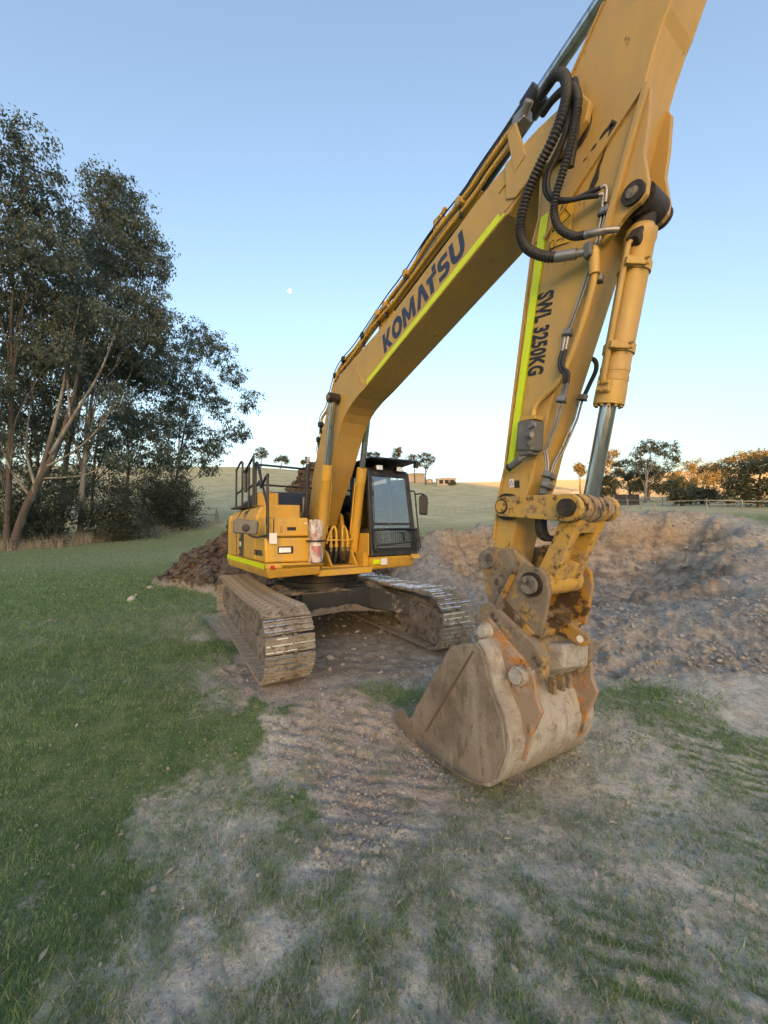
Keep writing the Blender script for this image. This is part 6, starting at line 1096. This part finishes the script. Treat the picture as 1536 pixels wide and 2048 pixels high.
fence('crest_fence', 'line of small fence posts along the hill crest', 'fence', [(-88, 200), (-45, 201), (0, 200), (45, 196), (85, 180)], 6.5, 1.3, .07, 'timber', jitter=.4)
fence('post_and_rail', 'weathered post and rail fence on the far side of the dam', 'fence', [(35.0, 60), (31.0, 44.0), (34.0, 40.5), (42.0, 41.0)], 4.6, 1.25, .07, 'timber', rails=((.85, .05),), wires=(.25, .5))
fence('yard_rails', 'grey timber yard rails beneath the tallest gum on the right', 'fence', [(39, 58), (47.5, 57.0)], 3.0, 1.4, .07, 'timber', rails=((.9, .05), (.55, .05)))
fence('railed_gate', 'short pale railed gate panel near the right edge tree', 'gate', [(38.3, 45.2), (41.6, 45.4)], 1.6, 1.1, .04, 'timber', rails=((.95, .05), (.5, .05)))
def shed(name, label, s, d, w, dp, h, rise, wall='shed_wall', roof='shed_roof', rz=0., cat='shed'):
    x, y, z = gsd(s, d); T = empty(name, (x, y, z)); T.rotation_euler.z = math.atan2(R2[1], R2[0])+rz; tag(T, label, cat)
    MB().box(-w/2, w/2, -dp/2, dp/2, -1.0, h).build('wall', wall, T)
    MB().prism([(-w/2-.3, h+.02), (w/2+.3, h+.02), (w/2+.3, h+.12), (0, h+rise), (-w/2-.3, h+.12)], -dp/2-.3, dp/2+.3).build('roof', roof, T); return T
t = shed('farm_shed', 'long sunlit shed on the crest between the cab and the orange tree', 14.6, 178, 8.5, 5, 3.2, .5)
for k in range(5): MB().box(-4.0+k*1.7, -3.95+k*1.7, -2.56, -2.5, 0, 3.1).build('cladding_joint', 'shed_roof', t)
t = shed('farm_shed', 'low open-fronted shed on the crest right of the orange tree', 27.2, 168, 8.0, 4, 2.4, .45)
for k in range(3): MB().box(-3.2+k*2.4, -1.5+k*2.4, -2.04, -2.0, .2, 1.9).build('doorway', 'shade_cloth', t)
MB().lathe(gsd(20.6, 172), tuple(Vector(gsd(20.6, 172))+Vector((0, 0, 3))), [(0, 1.6), (1.7, 1.6), (2.1, .8), (2.3, .1)], 18).build('water_tank', 'shed_wall', None, smooth=40); tag(bpy.data.objects['water_tank'], 'squat round water tank between the two crest sheds', 'tank')
for i, (s, d, w, lab) in enumerate(((33.2, 60.5, 5.2, 'white panel fence right of the cylinder rod'),)):
    x, y, z = gsd(s, d); T = empty('panel_fence', (x, y, z)); T.rotation_euler.z = math.atan2(R2[1], R2[0])-.1; tag(T, lab, 'fence')
    for k in range(4): MB().box(-w/2+k*w/4+.03, -w/2+(k+1)*w/4-.03, -.03, .03, .05, 1.35).build('panel', 'white_rail', T)
    for k in range(5): MB().box(-w/2+k*w/4-.04, -w/2+k*w/4+.04, -.05, .05, -.2, 1.45).build('post', 'timber', T)
x, y, z = gsd(37.9, 60.0); T = empty('shade_screen', (x, y, z)); T.rotation_euler.z = math.atan2(R2[1], R2[0])-.05; tag(T, 'dark shade cloth screen next to the white panel fence', 'screen')
MB().box(-1.9, 1.9, -.02, .02, .1, 1.75).build('cloth', 'shade_cloth', T)
for k in range(3): MB().box(-1.93+k*1.9, -1.87+k*1.9, -.05, .03, -.2, 1.8).build('post', 'timber', T)
x, y, z = gsd(-20.9, 37.0); pg = MB().box(-.035, .035, -.02, .02, -.2, 1.25).xf(Matrix.Rotation(.05, 4, 'Y')).build('survey_peg', 'peg_paint'); pg.location = (x+.25, y-.3, z); tag(pg, 'yellow timber peg standing in the dry grass by the grove', 'peg')
# tall dead grass along the fence line
def rank_grass():
    n = 16000; t = RNG.uniform(0, 1, n); L = np.array([(-30.5, 22.5), (-23.5, 25.6), (-21.6, 31), (-20.8, 37.0), (-20.0, 45)]); u = t*(len(L)-1); i = np.minimum(u.astype(int), len(L)-2); f = (u-i)[:, None]
    P = L[i]*(1-f)+L[i+1]*f; s = P[:, 0]+RNG.normal(-.3, .65, n); d = P[:, 1]+RNG.normal(.2, .65, n); x, y = from_sd(s, d); z = ground_z(x, y)[0]-.02
    blade_mesh('tall_dry_grass', np.stack([x, y, z], 1), RNG.uniform(.35, 1.05, n), RNG.uniform(.012, .03, n), RNG.uniform(.05, .55, n), 'straw', 'tall dead grass and weeds along the fence under the gum trees')
rank_grass()
# a few stones and fallen leaves in the foreground
ST = 'loose stones on the left grass'
for i, (s, d, r_, lab) in enumerate(((-6.9, 10.6, .12, 'larger pale stone on the grass beside the spoil heap'), (-7.6, 12.6, .11, 'flat grey stone at the upper end of the spoil heap'), (-7.3, 11.4, .06, 'small white pebble left of the spoil heap'), (-9.6, 11.6, .05, 'lone white speck of stone out on the left grass'))):
    V, F = CLODS[1+i]; m = MB().add([tuple(v*r_) for v in V], [list(f) for f in F]); o = m.build('stone', 'stone', None, smooth=50); o.location = Vector(gsd(s, d))+Vector((0, 0, r_*.35)); tag(o, lab, 'stone', ST)
lv = []
for i in range(46):
    s, d = RNG.uniform(-2.4, 2.2), RNG.uniform(1.45, 4.2); x, y, z = gsd(s, d); a = RNG.uniform(0, 6.28); l = RNG.uniform(.02, .045); w = l*.28; c, q = math.cos(a), math.sin(a)
    lv.append([(x-c*l, y-q*l, z+.012), (x-q*w, y+c*w, z+.022), (x+c*l, y+q*l, z+.014), (x+q*w, y-c*w, z+.018)])
lm = MB()
for q in lv: lm.add(q, [(0, 1, 2, 3)])
o = lm.build('fallen_leaves', 'dry_leaf'); tag(o, 'dry fallen gum leaves scattered over the foreground', kind='stuff')
# the moon, a real ball lit by the sun; its dark side lets the sky through
m = bpy.data.materials.new('moon_dust'); m.use_nodes = True; MATS['moon_dust'] = m; t = NT(m); t.n.remove(t.n['Principled BSDF'])
df = t.new('ShaderNodeBsdfDiffuse'); t.put(df.inputs[0], t.mix(t.mapr(t.noise(t.coord(), .12, 4), .4, .6), (.75, .75, .75), (.55, .55, .56))); tp_ = t.new('ShaderNodeBsdfTransparent'); ad = t.new('ShaderNodeAddShader')
t.l.new(df.outputs[0], ad.inputs[0]); t.l.new(tp_.outputs[0], ad.inputs[1]); t.l.new(ad.outputs[0], t.n['Material Output'].inputs[0])
MD = 3500.; ms, mz = (578-768)/770*MD, (1059-568)/770*MD; mx_, my_ = from_sd(ms, MD); mr_ = 3.7/770*MD
me = bpy.data.meshes.new('moon'); bmx = bmesh.new(); bmesh.ops.create_uvsphere(bmx, u_segments=32, v_segments=20, radius=mr_); bmx.to_mesh(me); bmx.free(); me.shade_smooth()
mo = link_mesh('moon', me, 'moon_dust'); mo.location = (mx_, my_, mz); tag(mo, 'small white gibbous moon in the clear sky', 'moon')
